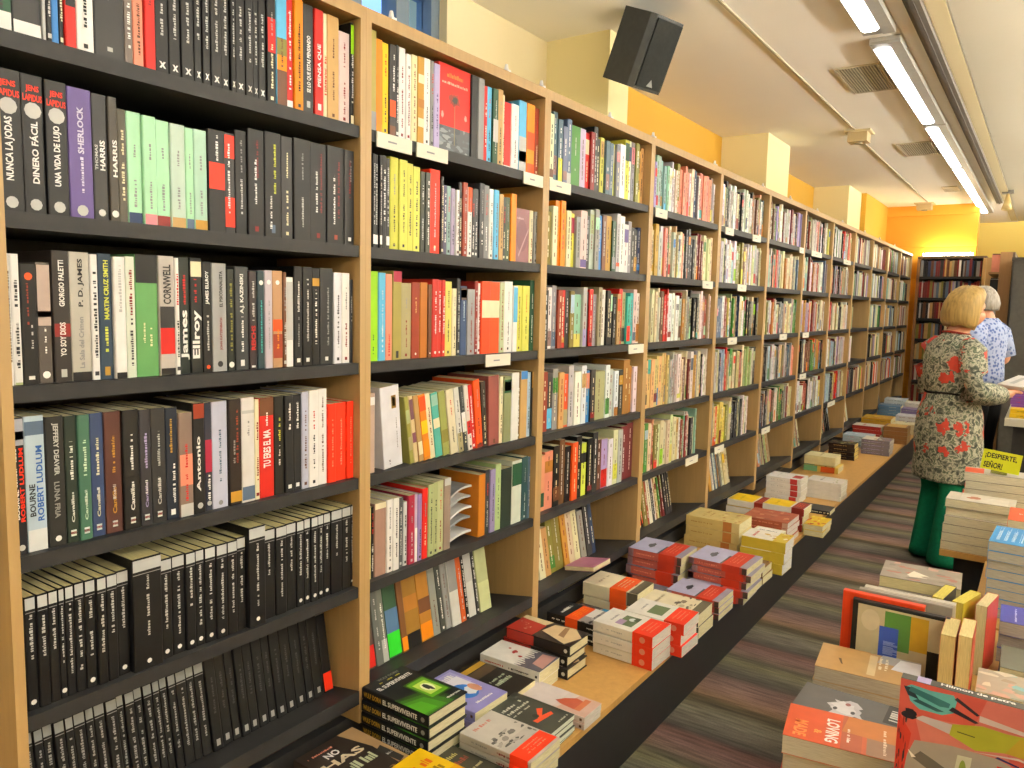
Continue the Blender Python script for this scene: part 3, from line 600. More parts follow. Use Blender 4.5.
fill_row(-1, 3, 5, [
  (27, '#191a20', .222, 'dark book with red capitals and silhouette', L(r=[(.8, .99, '#a8abb5'), (.84, .9, 'black')], t=[('ROBERT LUDLUM', .24, .78, 'redorange', 'up', .68, .34), ('BOURNE', .26, .48, Wt, 'up', .28, .3), ('~', .5, .78, Wt, 'up', .26, .16)], d=[(.05, .005, 'lgrey')])),
  (48, '#b5c8d4', .222, 'pale blue book with blue capitals', L(r=[(0, .16, '#d9dcda'), (.86, .96, 'slate')], t=[('ROBERT LUDLUM', .22, .78, '#2f5fa8', 'up', .68, .32), ('BOURNE', .26, .5, 'dgrey', 'up', .3, .3)])),
  (66.8, '#242423', .218, 'charcoal book with thin serif capitals', L(t=[('JEFFERY DEAVER', .55, .95, 'lgrey', 'down', .5, .36), ('LUNA FRIA', .22, .5, 'grey', 'down', .5, .3)], d=[(.06, .005, Wt)])),
  (79.7, '#1f2a24', .216, 'black-green book', CAM_L(Wt, Wt)), (92.5, '#3c6250', .216, 'green book', CAM_L('#cfe0c8', Wt)), (106.6, '#2b3a5c', .216, 'navy blue book', CAM_L('cream', Wt)), (124, '#4a2c27', .216, 'dark brown book with gold title', CAM_L('gold', Wt)), (140.6, '#171717', .216, 'black book with white title', CAM_L(Wt, Wt)),
  (152.3, '#2d2c31', .214, 'dark grey book with lilac title', CAM_L('lilac', Wt)), (155, 'lgrey', .21), (167.5, '#29292a', .214, 'dark grey book', CAM_L('lgrey', Wt)), (180, '#1c2330', .212, 'blue-black book with gold title', L(t=[], m=[(.6, .9, 'gold', .4, .25), (.15, .5, Wt, .6, .3)], r=[(.04, .09, Wt)])),
  (194, '#7d6a60', .2, 'grey book fading to red', L(r=[(.3, .6, 'salmon'), (.0, .12, 'lgrey')], m=[(.15, .7, 'red', .5, .3)], t=[])), (206, '#1b1a1b', .216, 'black book with red-brown top', L(r=[(.86, .99, 'rbrown')], t=[('Antonio', .2, .7, Wt, 'up', .4, .35)], d=[(.07, .006, 'lgrey')])),
  (214, '#262a38', .214, 'dark blue book with red panel', L(r=[(.36, .66, 'crimson')], m=[(.1, .34, Wt, .5, .4)], t=[], d=[(.07, .005, 'lgrey')])), (230, '#bfc2d6', .214, 'pale lilac book with blue lettering', L(t=[], m=[(.25, .75, 'slate', .5, .2)], d=[(.05, .005, 'grey')])),
  (242.5, '#241c19', .216, 'black book with gold foot', L(r=[(.03, .13, 'gold')], m=[(.4, .9, 'rbrown', .6, .2), (.4, .62, 'grey', .35, .2)], t=[])), (256, '#d6d3cf', .216, 'white patterned book with dark photo foot', L(r=[(.02, .15, 'slate'), (.85, .88, 'lgrey')], t=[('~', .62, .78, 'grey', 'flat', .5, .5)])), (261, 'cream', .21),
  (276, '#c5281e', .212, 'red book with dark top', L(r=[(.82, 1, 'brown')], t=[('TU ERES EL MA', .3, .68, Wt, 'up', .5, .5)], m=[(.72, .85, Wt, .5, .4)])), (286, '#1c1b18', .212, 'black book with yellow title', L(t=[], m=[(.55, .78, 'lemon', .5, .3), (.3, .5, Wt, .5, .15)])), (294.6, '#1d1d1f', .212, 'black book', L(t=[], m=[(.65, .92, Wt, .5, .3)], r=[(.04, .08, Wt)])), (303, '#1d1d1f', .212, 'black book', L(t=[], m=[(.65, .92, Wt, .5, .3)], r=[(.04, .08, Wt)])),
  (310, '#b5b8cc', .216, 'lilac-grey book'), (319.6, 'white', .217, 'white book'), (329, 'white', .218, 'white book'), (337.4, 'redorange', .182, 'bright red pocket book', L(t=[], m=[(.2, .8, 'salmon', .5, .15)])), (347.8, 'redorange', .182, 'bright red pocket book', L(t=[], m=[(.2, .8, 'salmon', .5, .15)])), (359.5, 'redorange', .183, 'bright red pocket book', L(t=[], m=[(.2, .8, 'salmon', .5, .15)]))])
def blk(dot=0, lo=.25, x=.5): return L(page='#e0d59c', r=[(.885, .985, '#b9bcbc'), (.855, .862, 'grey')], m=[(lo, .84, 'lgrey', x, .3)], t=[], d=([(.07, .0045, Wt)] if dot else []), ink_on='black')
rr = random.Random(5)
row5 = [(p, '#131315', h, 'slim black paperback with white label' if h < .2 else 'thick black paperback standing proud, white label', dict(blk(rr.random() < .45, rr.choice((.2, .3, .45))), set=(-.012 if h > .2 else 0))) for p, h in
  [(27, .194), (39, .194), (50.6, .194), (60.7, .194), (67.5, .194), (76.8, .194), (87, .195), (98, .195), (108, .195), (119, .195), (131.5, .195), (161, .212), (174, .195), (187, .195), (197, .195), (206, .195), (217, .195), (228, .195), (238, .195), (247, .197), (264, .214), (277, .197), (288, .197), (298, .197), (305.5, .197), (312, .198), (319, .198), (325, .198), (332, .198), (343, .2), (352, .2), (359.5, .2)]]
fill_row(-1, 4, 13, row5, 'slim_paperback')
px = 22; row6 = []
while px < 316:
    w = rr.uniform(7.5, 10.5) * (1 + .15 * (px < 120)); px += w; lab = px < 222
    row6.append((px, '#111113', .196, 'slim black paperback with silver label' if lab else 'slim plain black paperback', dict(L(r=[(.88, .975, '#8f9494'), (.855, .862, 'grey')], m=[(.2, .82, 'grey', .5, .3)], t=[]) if lab else L(r=[(.05, .12, '#9a9a9a')], m=[(.4, .8, '#3a3a3c', .5, .3)], t=[]), D=.12)))
row6.append((px + 9, '#141416', .19, 'slim black paperback with bright red foot', L(r=[(.02, .25, 'redorange')], t=[], D=.12)))
fill_row(-1, 5, 22, row6, 'slim_paperback', tilt=10)

# second bay
Z1 = [(369.9, 'olive', .222, 'olive book with grey foot', L(r=[(0, .2, 'grey')]))]
fill_row(0, 0, 369, [
  (377.2, '#a89b52', .226, 'olive-gold book with grey foot', L(r=[(0, .2, 'grey')], plain=1)), (383.8, 'amber', .212, 'orange book', L(r=[(.1, .9, '#e8851a')], plain=1)), (390.4, 'yellow', .21, 'yellow book'), (397, '#2e2b2b', .212, 'black book with orange block', L(r=[(.22, .4, 'orange'), (.0, .12, 'brown')], m=[(.5, .9, Wt, .6, .3)], t=[])), (400.4, 'dgrey', .216, 'thin black and white book'),
  (407, 'white', .215, 'white book'), (412, 'white', .205, 'white book with grey disc', L(d=[(.85, .004, 'grey')])), (418, '#ddd9a8', .208, 'cream-yellow book'), (424.7, 'gold', .21, 'gold patterned book', L(r=[(.2, .3, 'cream'), (.42, .52, 'ochre'), (.7, .8, 'cream')], plain=1)), (431.4, 'white', .213, 'white book'), (434.7, 'grey', .212, 'thin grey book'), (440.7, '#b3a7cf', .21, 'lilac book with purple letters', L(t=[], m=[(.15, .65, 'purple', .5, .5)])),
  (472.3, '#d02a20', .222, 'red cover turned face out, thistle drawing', L(face=1, art=[('r', 0, 0, 1, .3, '#4f545a'), ('noise', 0, 0, 1, .3, ['#3b4148', '#7b8288', '#5a636b', '#8e9498'], 30, 3), ('blob', .5, .62, .2, .09, '#8e3a2c', 4), ('blob', .5, .62, .1, .05, '#3f3a34', 5), ('r', .49, .1, .51, .55, '#8a7a52'), ('t', '~', .25, .86, .75, .91, '#e4873a'), ('m', .1, .78, .9, .81, '#e9b9a0'), ('blob', .85, .45, .06, .04, '#e0a394', 8), ('blob', .12, .42, .05, .05, '#e0a394', 9)])),
  (479, 'black', .22, 'black book', L(plain=1)), (485, 'grey', .22, 'dark grey book', L(plain=1)), (488.5, 'red', .205, 'thin red book'), (493.3, 'sky', .207, 'light blue book'), (498.8, 'dgreen', .207, 'dark green and white book', L(r=[(.3, .6, 'lgrey')])), (504, 'tan', .212, 'tan book'), (505.7, 'cream', .2),
  (512.8, 'red', .185, 'short red book with white edge', L(r=[(0, .04, 'white')], plain=1)), (520, 'white', .187, 'short white book'), (527.6, 'sky', .205, 'light blue and grey book', L(r=[(.0, .5, 'lgrey'), (.15, .3, 'grey')], plain=1)), (535.4, 'amber', .205, 'amber book with red patches', L(r=[(.35, .6, 'orange'), (0, .15, 'orange')], plain=1)), (539.8, 'rbrown', .2, 'red-brown book'), (546.4, 'pink', .203, 'pink book')])
BT = lambda: L(t=[], m=[(.25, .9, 'lgrey', .5, .35)], r=[(.04, .14, Wt)])
fill_row(0, 1, 368.6, [(373, 'black', .218, 'black book', BT()), (376, 'black', .216, 'black book', BT()), (380, 'black', .216, 'black book', BT()), (383, 'black', .216, 'black book', BT()), (387.6, 'black', .218, 'black book with white capitals', L(t=[('~', .3, .85, Wt, 'up', .5, .5)])), (391.7, 'dgrey', .214, 'charcoal book', BT()),
  (400.2, '#c8c84a', .22, 'yellow-green book', L(d=[(.06, .003, 'olive')])), (408.4, '#d2d25a', .218, 'yellow-green book'), (414.7, '#cfcf58', .214, 'yellow-green book'), (422, '#d6d660', .21, 'yellow-green book'), (426.5, '#3d4038', .202, 'dark olive book'), (431.5, '#43463e', .202, 'dark olive book with white specks', L(m=[(.1, .9, Wt, .5, .4)], t=[])),
  (441.8, 'redorange', .214, 'orange-red book', L(d=[(.08, .004, 'cream')])), (444.5, 'dgrey', .2, None), (448.5, '#4b4a63', .18, 'short purple-grey book'), (452.6, '#8aa8a4', .18, 'short pale teal book'), (456.8, '#a497b3', .176, 'short lilac book'), (459.9, 'white', .174, 'short white book'), (463.5, 'black', .196, 'black book'), (468.3, 'rbrown', .198, 'red-brown book'),
  (472.9, 'white', .188, 'white book with orange top', L(r=[(.65, 1, 'orange')])), (475.5, 'dgrey', .186, 'dark grey book'), (480.1, '#3a3a3d', .188, 'charcoal book'), (485.1, '#34363a', .206, 'tall charcoal book'), (490.6, '#77787a', .204, 'grey book with white lettering'), (494.7, 'white', .197, 'white book'), (499.6, 'sky', .197, 'sky blue book'), (504, 'tan', .188, 'tan book'), (506.8, 'dgrey', .182),
  (511.6, '#39492f', .184, 'dark green book'), (517, 'amber', .197, 'orange book', L(plain=1)), (531.2, '#8a6066', .16, 'mauve cover turned face out', L(face=1, art=[('e', .5, .5, .4, .3, '#7a5259'), ('m', .15, .8, .6, .84, '#c9a9a9'), ('p', [(.3, .1), (.95, .6), (.95, .65), (.25, .14)], '#b08d90')])), (534.8, 'cream', .16, 'thin cream book'), (538, 'grey', .158, 'thin grey book'), (543.5, 'cream', .162, 'cream book')])
fill_row(0, 2, 368.6, [(379, 'lime', .214, 'bright lime green book', L(t=[], m=[(.08, .3, 'green', .5, .3)])), (386.3, 'sky', .212, 'sky blue book', L(t=[], m=[(.1, .4, Wt, .5, .4), (.4, .8, 'lblue', .5, .2)])), (393, 'salmon', .21, 'salmon pink book', L(t=[], m=[(.05, .3, 'red', .5, .3)])), (402, '#9a8f4a', .218, 'olive book with pink top', L(r=[(.88, 1, 'crimson'), (.02, .1, 'dgrey')], plain=1)), (412.3, 'khaki', .19, 'khaki book'), (420.6, '#8a3420', .193, 'red-brown book', L(t=[], m=[(.6, .8, 'tan', .5, .25)], d=[(.06, .003, Wt)])),
  (428.2, '#a8651f', .194, 'ochre book', L(plain=1)), (432.2, 'brown', .19, 'brown book', L(d=[(.06, .002, Wt)], t=[])), (438.7, '#b92c22', .204, 'red classic', L(t=[], m=[(.3, .85, Wt, .5, .25)], d=[(.06, .004, Wt)])), (442.7, '#bd2e24', .203, 'red classic', L(t=[], m=[(.3, .85, Wt, .5, .35)], d=[(.06, .003, Wt)])), (446.7, '#b52a22', .203, 'red classic', L(t=[], m=[(.3, .85, Wt, .5, .35)], d=[(.06, .003, Wt)])), (453.5, '#d6cf6a', .2, 'pale yellow book'), (458, 'cream', .182, 'cream book'),
  (461.7, 'dgrey', .21, 'dark book'), (468, '#33476b', .19, 'navy book with face picture', L(r=[(.8, .98, '#4a3a33'), (.83, .95, '#c99a74')], t=[('~', .5, .78, 'lblue', 'up', .5, .5)])), (475.6, '#8f9296', .182, 'grey book'), (479.2, 'dred', .205, 'thin dark red book'), (481.5, 'white', .2), (490.6, '#ee4a1e', .206, 'orange-red book with white band', L(r=[(.5, .74, 'cream')], plain=1)), (500.2, '#f0521e', .206, 'orange-red book with white band', L(r=[(.5, .74, 'cream')], plain=1)),
  (505, '#b9c49a', .206, 'pale sage book'), (513.2, 'white', .21, 'white book'), (517.7, 'white', .198, 'white book with sky blue top', L(r=[(.45, .98, 'sky')], plain=1)), (523.1, '#d2d058', .2, 'yellow book'), (530.3, '#d6d460', .2, 'yellow book'), (534.8, 'dgreen', .218, 'tall dark green book'), (539.3, 'dgreen', .192, 'dark green book', L(t=[], d=[(.12, .003, Wt)])), (546, '#1c4a30', .192, 'dark green book', L(t=[], d=[(.14, .003, Wt)]))])
LN = 9
def le(c, h=.175, **k): return dict(lean=LN, **k)
fill_row(0, 3, 368.6, [(376, '#b39c90', .196, 'pinkish grey book', L(r=[(.85, .95, 'white')], plain=1)), (386, 'page', .1, None, L(gap=1)), (405, '#d9d9df', .206, 'thick glossy white book with small emblem', L(t=[], lean=5, r=[(.72, .88, '#8b6b2e', .55, .8), (.75, .86, '#2d3a2a', .6, .75)], m=[(.03, .1, 'dgrey', .3, .3), (.2, .6, 'grey', .75, .06)])), (411.5, 'page', .1, None, L(gap=1)),
  (416, '#8f8c45', .178, 'leaning olive book', L(lean=LN, r=[(.2, .4, 'khaki'), (.6, .8, 'sage')], t=[])), (420.5, '#cdb98d', .178, 'leaning cream book with purple patch', L(lean=LN, r=[(.65, .95, '#6f4a52'), (.3, .45, '#7b4a5a')], t=[])), (425.5, '#b08d5a', .178, 'leaning brown book', L(lean=LN, r=[(.1, .3, 'cream')], t=[])), (432.5, '#dd8328', .178, 'leaning orange and yellow book', L(lean=LN, r=[(.4, .6, 'yellow'), (.05, .3, 'amber'), (.75, .97, 'orange')], t=[])), (438, 'cream', .178, 'leaning cream book', L(lean=LN)),
  (445, '#4fa59a', .178, 'leaning turquoise book', L(lean=LN, r=[(.45, .6, 'cream'), (.8, .97, 'pteal')], t=[])), (452, '#8f9350', .18, 'leaning olive green book', L(lean=LN, r=[(.2, .4, 'olive')], t=[])), (459.5, '#d9d0b0', .182, 'leaning cream book', L(lean=LN)), (465, '#cfcfc8', .186, 'leaning white book', L(lean=LN, r=[(0, .3, 'khaki')])), (469.5, '#33383a', .188, 'leaning charcoal book with white', L(lean=LN, r=[(.3, .6, 'white')])), (474, '#ddd6cc', .19, 'leaning white book with red patch', L(lean=LN, r=[(.25, .45, 'red')])),
  (478.5, 'red', .188, 'leaning red book', L(lean=LN - 1)), (485, 'orange', .2, 'leaning orange book', L(lean=LN - 2, r=[(.0, .06, 'dred')])), (490, '#2b241f', .192, 'leaning black book', L(lean=5)), (500.5, '#874a45', .206, 'mauve-brown book', L(t=[], r=[(.02, .08, 'brown')], lean=2)), (504, 'cream', .2, 'cream book'), (511.5, '#7f8560', .2, 'olive green book with pale label', L(r=[(.75, .95, 'dgreen'), (.78, .92, 'cream')], t=[])), (519, '#dfdfda', .208, 'white book', L(plain=1)), (521, 'dgrey', .206), (528, 'tan', .21, 'tan book with blue top', L(r=[(.88, 1, 'blue')], plain=1)), (531.5, 'lblue', .204, 'pale blue book'), (535.5, '#2c2a26', .206, 'black and yellow book', L(r=[(.75, 1, 'gold')], t=[])), (541, 'brown', .206, 'brown book')])
fill_row(0, 4, 367.5, [(372.3, '#d6d48a', .18, 'pale yellow book'), (375.8, 'black', .18, 'black book'), (387.5, '#9a7a6d', .186, 'broad mauve-tan book', L(t=[], r=[(.92, 1, 'cream')])), (393.5, 'white', .188, 'white book'), (399.6, 'white', .188, 'white book'), (405, '#4a4f52', .184, 'dark grey book'), (408.8, '#cfcfcf', .17, 'thin white and black book'), (415.2, 'crimson', .184, 'crimson book'), (418.5, '#b9a9c4', .184, 'lilac book with white foot', L(r=[(0, .5, 'white')], t=[])), (422.9, '#8f7ab0', .18, 'lilac book'), (428.5, '#d6281f', .192, 'bright red book'),
  (434, 'sage', .198, 'sage green book'), (439, 'sage', .2, 'sage green book'), (445.2, '#b3b98c', .2, 'sage green book'), (452, '#8c7b6e', .202, 'greyish mauve book', L(r=[(.9, 1, 'lgrey')], t=[])), (479.5, 'page', .1, None, L(gap=1)), (486.3, '#bd7420', .186, 'broad orange-brown book', L(plain=1)), (491, '#2f3438', .194, 'charcoal book'), (496.3, '#8f84b0', .192, 'lilac book with white edge'), (502, '#a8bf86', .204, 'sage green book'), (512.5, '#1d2a23', .184, 'black-green book', L(plain=1)), (522.3, '#c9cfc2', .2, 'whitish green book', L(r=[(.6, .95, 'dgreen')], t=[])), (528.5, '#1f4046', .204, 'dark teal book'), (531.7, 'slate', .2, 'thin slate blue book'), (534.8, 'crimson', .2, 'crimson book'), (537.5, 'cream', .198, 'thin cream book')])
fill_row(0, 5, 369, [(378, '#4a3d36', .2, 'dark book with red foot', L(r=[(.02, .3, 'red')], t=[], D=.13)), (385, '#5b5f5c', .2, 'grey book'), (391, '#6c6f69', .198, 'grey book', L(r=[(0, .3, 'lgrey')])), (404, '#2b4a34', .21, 'dark green book with bright green foot', L(r=[(.02, .32, '#2fd12e'), (.32, .62, '#4a6b8f')], t=[])), (410, '#6a4526', .205, 'brown book with amber foot', L(r=[(.02, .2, 'amber')], t=[])), (424, '#8f6a2a', .205, 'brown-gold book', L(r=[(0, .2, 'black'), (.5, .7, 'ochre')], t=[])), (436, '#a8742c', .2, 'gold-brown book with orange foot', L(r=[(.02, .25, 'amber'), (.4, .6, 'brown')], t=[])), (443, '#8c8f88', .2, 'grey book'), (449, '#3c403c', .2, 'charcoal book'), (454, 'grey', .2, 'grey book'),
  (463, '#cfcfc9', .205, 'whitish book', L(r=[(.5, 1, 'grey')], t=[])), (468, '#c4571f', .21, 'burnt orange book'), (471.5, 'black', .21, 'thin black book'), (479, '#cccdc8', .212, 'white book', L(r=[(.5, 1, 'lgrey')], t=[])), (482, 'dgrey', .21), (493, '#b3b98a', .225, 'tall sage green book', L(r=[(0, .4, '#c9cf9a')], plain=1))], tilt=10)

# bent magazines standing in the gap on the fifth shelf of the second bay
ga, gb = y_at(453.5, SHELF_Z[4] + .1), y_at(478.5, SHELF_Z[4] + .1)
for i in range(5):
    mg = MB(); zb = SHELF_Z[4] + .001 + i * .031; n = 12; T = .006; cols = ['#d9d9d6', '#8f9294', '#e2e2df', '#a7aaab', '#c9c9c6']
    def prof(u, off): return (ga + .004 + (gb - ga - .008) * u, zb + off + .004 + .022 * (u + .45 * math.sin(u * PI)) * (1 if i else .55))
    for x0, x1 in ((-1.52, -1.345 - .004 * (i % 2)),):
        top = [prof(j / n, T) for j in range(n + 1)]; bot = [prof(j / n, 0) for j in range(n + 1)]
        for j in range(n):
            mg.face([(x1, *bot[j]), (x1, *bot[j + 1]), (x1, *top[j + 1]), (x1, *top[j])], cols[i]); mg.face([(x0, *top[j]), (x1, *top[j]), (x1, *top[j + 1]), (x0, *top[j + 1])], cols[(i + 2) % 5]); mg.face([(x0, *bot[j + 1]), (x1, *bot[j + 1]), (x1, *bot[j]), (x0, *bot[j])], cols[i])
            mg.face([(x0, *bot[j + 1]), (x0, *bot[j]), (x0, *top[j]), (x0, *top[j + 1])], cols[i])
        for q in (0, n): mg.face([(x0, *bot[q]), (x1, *bot[q]), (x1, *top[q]), (x0, *top[q])], cols[i])
    o = mg.build('magazine', M_COVER)
    tag(o, 'floppy bent grey magazine, %s from the bottom of the heap on fifth shelf' % ['lowest', 'second', 'third', 'fourth', 'uppermost'][i], 'magazine', 'bent magazines on the fifth shelf')

# ---------------------------------------------------------------- the many smaller books farther along (one object)
far = MB(); rf = random.Random(77)
def far_book(M, T, D, H, col, rng, detail=True):
    far.box((0, 0, 0), (T, D, H), col, 0, M)
    pgc = rng.choice(('page', 'cream', '#c9bf98', 'lgrey'))
    far.poly([M @ Vector(p) for p in ((.0008, .001, H + .0006), (T - .0008, .001, H + .0006), (T - .0008, D, H + .0006), (.0008, D, H + .0006))], [(0, 1, 2, 3)], pgc, 1)
    def q(x0, x1, z0, z1, c): far.poly([M @ Vector(p) for p in ((x0, -.0006, z0), (x1, -.0006, z0), (x1, -.0006, z1), (x0, -.0006, z1))], [(0, 1, 2, 3)], c)
    if not detail or T < .006: return
    ink = rng.choice(('white', 'lgrey', 'cream')) if lum(col) < .25 else rng.choice(('dgrey', 'black', 'brown', 'dred'))
    k = rng.random()
    if k < .3: q(.001, T - .001, H * rng.uniform(.0, .1), H * rng.uniform(.15, .4), rng.choice(list(PAL)))
    if k > .8: q(.001, T - .001, H * rng.uniform(.6, .7), H * rng.uniform(.8, .98), rng.choice(list(PAL)))
    z = H * .15
    while z < H * .85:
        d = rng.uniform(.006, .02)
        if rng.random() < .75: q(T * .5 - min(.0025, T * .2), T * .5 + min(.0025, T * .2), z, z + d, ink)
        z += d + .003
POOL = ['white'] * 7 + ['cream'] * 6 + ['lgrey'] * 5 + ['page'] * 3 + ['beige'] * 2 + ['grey'] * 3 + ['dgrey'] * 4 + ['black'] * 3 + ['rbrown', 'brown', 'brown', 'red', 'dred', 'maroon', 'tan', 'khaki', 'sage', 'olive', 'pyellow', 'gold', 'ochre', 'slate', 'navy', 'lblue', 'pteal', 'green', 'mauve', 'salmon', 'pinkwhite', 'orange', 'lilac']
THIRD = {  # third bay as photographed: colours from left to right
 0: ['rbrown', 'cream', 'slate', 'slate', '#6b7a94', 'slate', ('green', 2.2), ('#b9b4c8', 1.4), 'red', 'dred', 'dgrey', 'black', 'pyellow', 'slate', 'slate', 'lemon', 'grey', ('white', 1.5), ('lemon', 1.3), 'white', 'grey', 'olive', 'gold', 'tan'],
 1: ['dgreen', 'olive', 'cream', 'amber', 'amber', 'cream', ('lemon', 1.2), 'grey', ('pinkwhite', 1.5), 'dgrey', 'lgrey', 'grey', 'blue', 'brown', ('gold', 1.6), 'dgreen', 'lgrey', ('white', 1.3), ('white', 1.4), 'grey', 'black', 'dgrey', 'navy'],
 2: ['white', 'dgrey', 'white', 'grey', 'rbrown', 'red', 'dgrey', 'olive', ('pteal', 1.8), 'lgrey', 'black', 'red', 'grey', 'khaki', ('white', 1.4), 'black', 'black', 'black', 'tan', 'red', 'sage', ('teal', 1.1), 'teal', 'pinkwhite', 'white'],
 3: ['brown', 'rbrown', 'dgrey', 'grey', 'tan', 'orange', 'lgrey', ('white', 1.3), 'white', 'blue', 'dgrey', ('sage', 2.6), 'white', 'lgrey', 'white', 'dgrey', ('#8f6f35', 1.6), 'ochre', 'white'],
 4: [('salmon', 1.7), ('salmon', 1.4), 'black', 'brown', 'black', 'orange', 'black', 'lemon', 'black', 'dgrey', 'brown', ('lilac', 1.3), 'white', 'cream', 'lgrey', ('maroon', 1.4), ('maroon', 1.4)],
 5: ['grey', 'lgrey', ('lgrey', 1.3), 'cream', 'tan', 'olive', ('olive', 1.4), 'gold', ('page', 1.2), 'cream', 'grey', 'dgrey', 'navy']}
def far_bay(k):
    ya, yb = Y0 + k * BAY + SIDE_T + .003, Y0 + (k + 1) * BAY - SIDE_T - .003
    for r in range(6):
        z = (SHELF_Z + [LOW_Z])[r] + .0008; x = -1.325 if r < 5 else -1.375
        if r == 5: z = LOW_Z + (x - CASE_X) * (.05 / .295) + .0015
        end = yb if r < 4 else (yb if rf.random() < .55 else ya + (yb - ya) * rf.uniform(.75, .95))
        if r == 5: end = ya + (yb - ya) * rf.uniform(.62, .85)
        if k == 7 and r in (2, 3): end = ya + (yb - ya) * .3
        cs = THIRD.get(r) if k == 1 else None; y = ya; i = 0
        if cs:
            tot = sum(c[1] if isinstance(c, tuple) else 1 for c in cs); span = (yb - ya) if r < 5 else (yb - ya) * .74
        base = rf.uniform(.19, .205); run = None
        while y < end - .006:
            if cs:
                if i >= len(cs): break
                c, w = cs[i] if isinstance(cs[i], tuple) else (cs[i], 1); T = span * w / tot; i += 1
            else:
                if run and run[1] > 0: c, T = run[0]; run[1] -= 1
                else:
                    c, T = rf.choice(POOL), rf.choice((.011, .014, .018, .022, .026, .03, .034)) * rf.uniform(.9, 1.1)
                    if rf.random() < .14: run = [(c, T), rf.randint(1, 4)]
            T = min(T, end - y)
            if T < .006: break
            H = base + rf.uniform(-.022, .022)
            if k == 2 and r == 3 and i < 1: c = '#d9b87a' if y < ya + .27 else c
            if lum(c) > 0 and not isinstance(c, str): pass
            cc = tuple(min(1, v * rf.uniform(.85, 1.1)) for v in C(c))
            M = Matrix.Translation((x - rf.uniform(0, .012), y, z)) @ RZ90
            if r == 5: M = M @ Matrix.Rotation(math.radians(-10), 4, 'X')
            far_book(M, T - .0012, .14, H, cc, rf, k < 7)
            y += T
for k in range(1, 11): far_bay(k)

# far bookcase closing the aisle, and the one turned to the right of it
FB_Y, FB_X0, FB_X1 = 9.985, -1.285, -.64
FSH = [1.86, 1.62, 1.385, 1.15, .91, .67, .42]
t = empty('bookcase', ((FB_X0 + FB_X1) / 2, FB_Y, 0)); ox, oy = t.location.x, t.location.y
def fpart(nm, a, b, col, mat):
    q = MB(); q.box((a[0] - ox, a[1] - oy, a[2]), (b[0] - ox, b[1] - oy, b[2]), col); return q.build(nm, mat, t)
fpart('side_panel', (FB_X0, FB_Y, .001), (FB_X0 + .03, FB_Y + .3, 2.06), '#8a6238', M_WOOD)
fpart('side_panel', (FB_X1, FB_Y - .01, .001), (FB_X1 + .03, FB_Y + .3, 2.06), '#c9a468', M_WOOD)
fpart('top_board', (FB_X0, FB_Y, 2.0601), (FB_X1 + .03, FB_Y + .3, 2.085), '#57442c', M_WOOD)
fpart('back_panel', (FB_X0 + .03, FB_Y + .28, .001), (FB_X1, FB_Y + .3, 2.06), BLACK, M_DARK)
for z in FSH: fpart('shelf', (FB_X0 + .0305, FB_Y + .005, z - .028), (FB_X1 - .0005, FB_Y + .2795, z), BLACK, M_DARK)
tag(t, 'dark-shelved bookcase across the end of the aisle under the bright orange wall', 'bookcase')
dk = ['dgrey', 'grey', 'brown', 'rbrown', 'slate', 'navy', 'khaki', 'tan', 'lgrey', 'maroon', 'black', 'olive', 'dred', 'lilac']
for i, z in enumerate(FSH):
    x = FB_X0 + .034
    while x < FB_X1 - .02:
        T = min(rf.uniform(.012, .034), FB_X1 - .004 - x); c = rf.choice(dk if rf.random() < .9 else ['white', 'dred', 'ochre', 'cream'])
        far_book(Matrix.Translation((x, FB_Y + .02 + rf.uniform(0, .01), z + .0008)), T - .001, .14, rf.uniform(.165, .195), c, rf, False); x += T
# turned bookcase: beech end panel facing the aisle, its shelves seen edge-on
TX0, TX1, TY0, TY1 = -.60, -.50, 8.6, 9.96
t = empty('bookcase', (-.45, 9.3, 0)); ox, oy = -.45, 9.3
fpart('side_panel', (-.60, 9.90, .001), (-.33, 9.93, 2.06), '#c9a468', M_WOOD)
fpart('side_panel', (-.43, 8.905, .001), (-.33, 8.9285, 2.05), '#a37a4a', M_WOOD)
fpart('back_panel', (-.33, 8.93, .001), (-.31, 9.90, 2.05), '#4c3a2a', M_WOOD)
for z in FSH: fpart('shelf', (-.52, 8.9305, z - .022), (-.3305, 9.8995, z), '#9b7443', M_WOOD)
tag(t, 'tall beech bookcase turned towards the aisle beyond the man', 'bookcase')
for z in FSH:
    y = 8.94
    while y < 9.86:
        T = rf.uniform(.015, .035); T = min(T, 9.885 - y)
        far_book(Matrix.Translation((-.50, y + T, z + .0008)) @ Matrix.Rotation(-PI / 2, 4, 'Z'), T - .001, .14, rf.uniform(.16, .19), rf.choice(POOL), rf, False); y += T
t = empty('display_cabinet', (-.12, 8.7, 0)); ox, oy = -.12, 8.7
fpart('body', (-.30, 8.3, .001), (.5, 8.9, 1.93), '#3a3733', M_DARK); fpart('top_cap', (-.31, 8.29, 1.9305), (.51, 8.91, 1.96), '#302d2a', M_DARK)
fpart('door', (-.29, 8.288, .06), (.1, 8.2995, 1.90), '#42403c', M_DARK)
tag(t, 'tall dark cabinet at the right end beside the far bookcases', 'cabinet')
o = far.build('shelved_books_beyond', [M_COVER, M_PAGE]); o['kind'] = 'stuff'; o['label'] = 'rows of smaller mixed books filling the farther bookcases'; o['category'] = 'books'

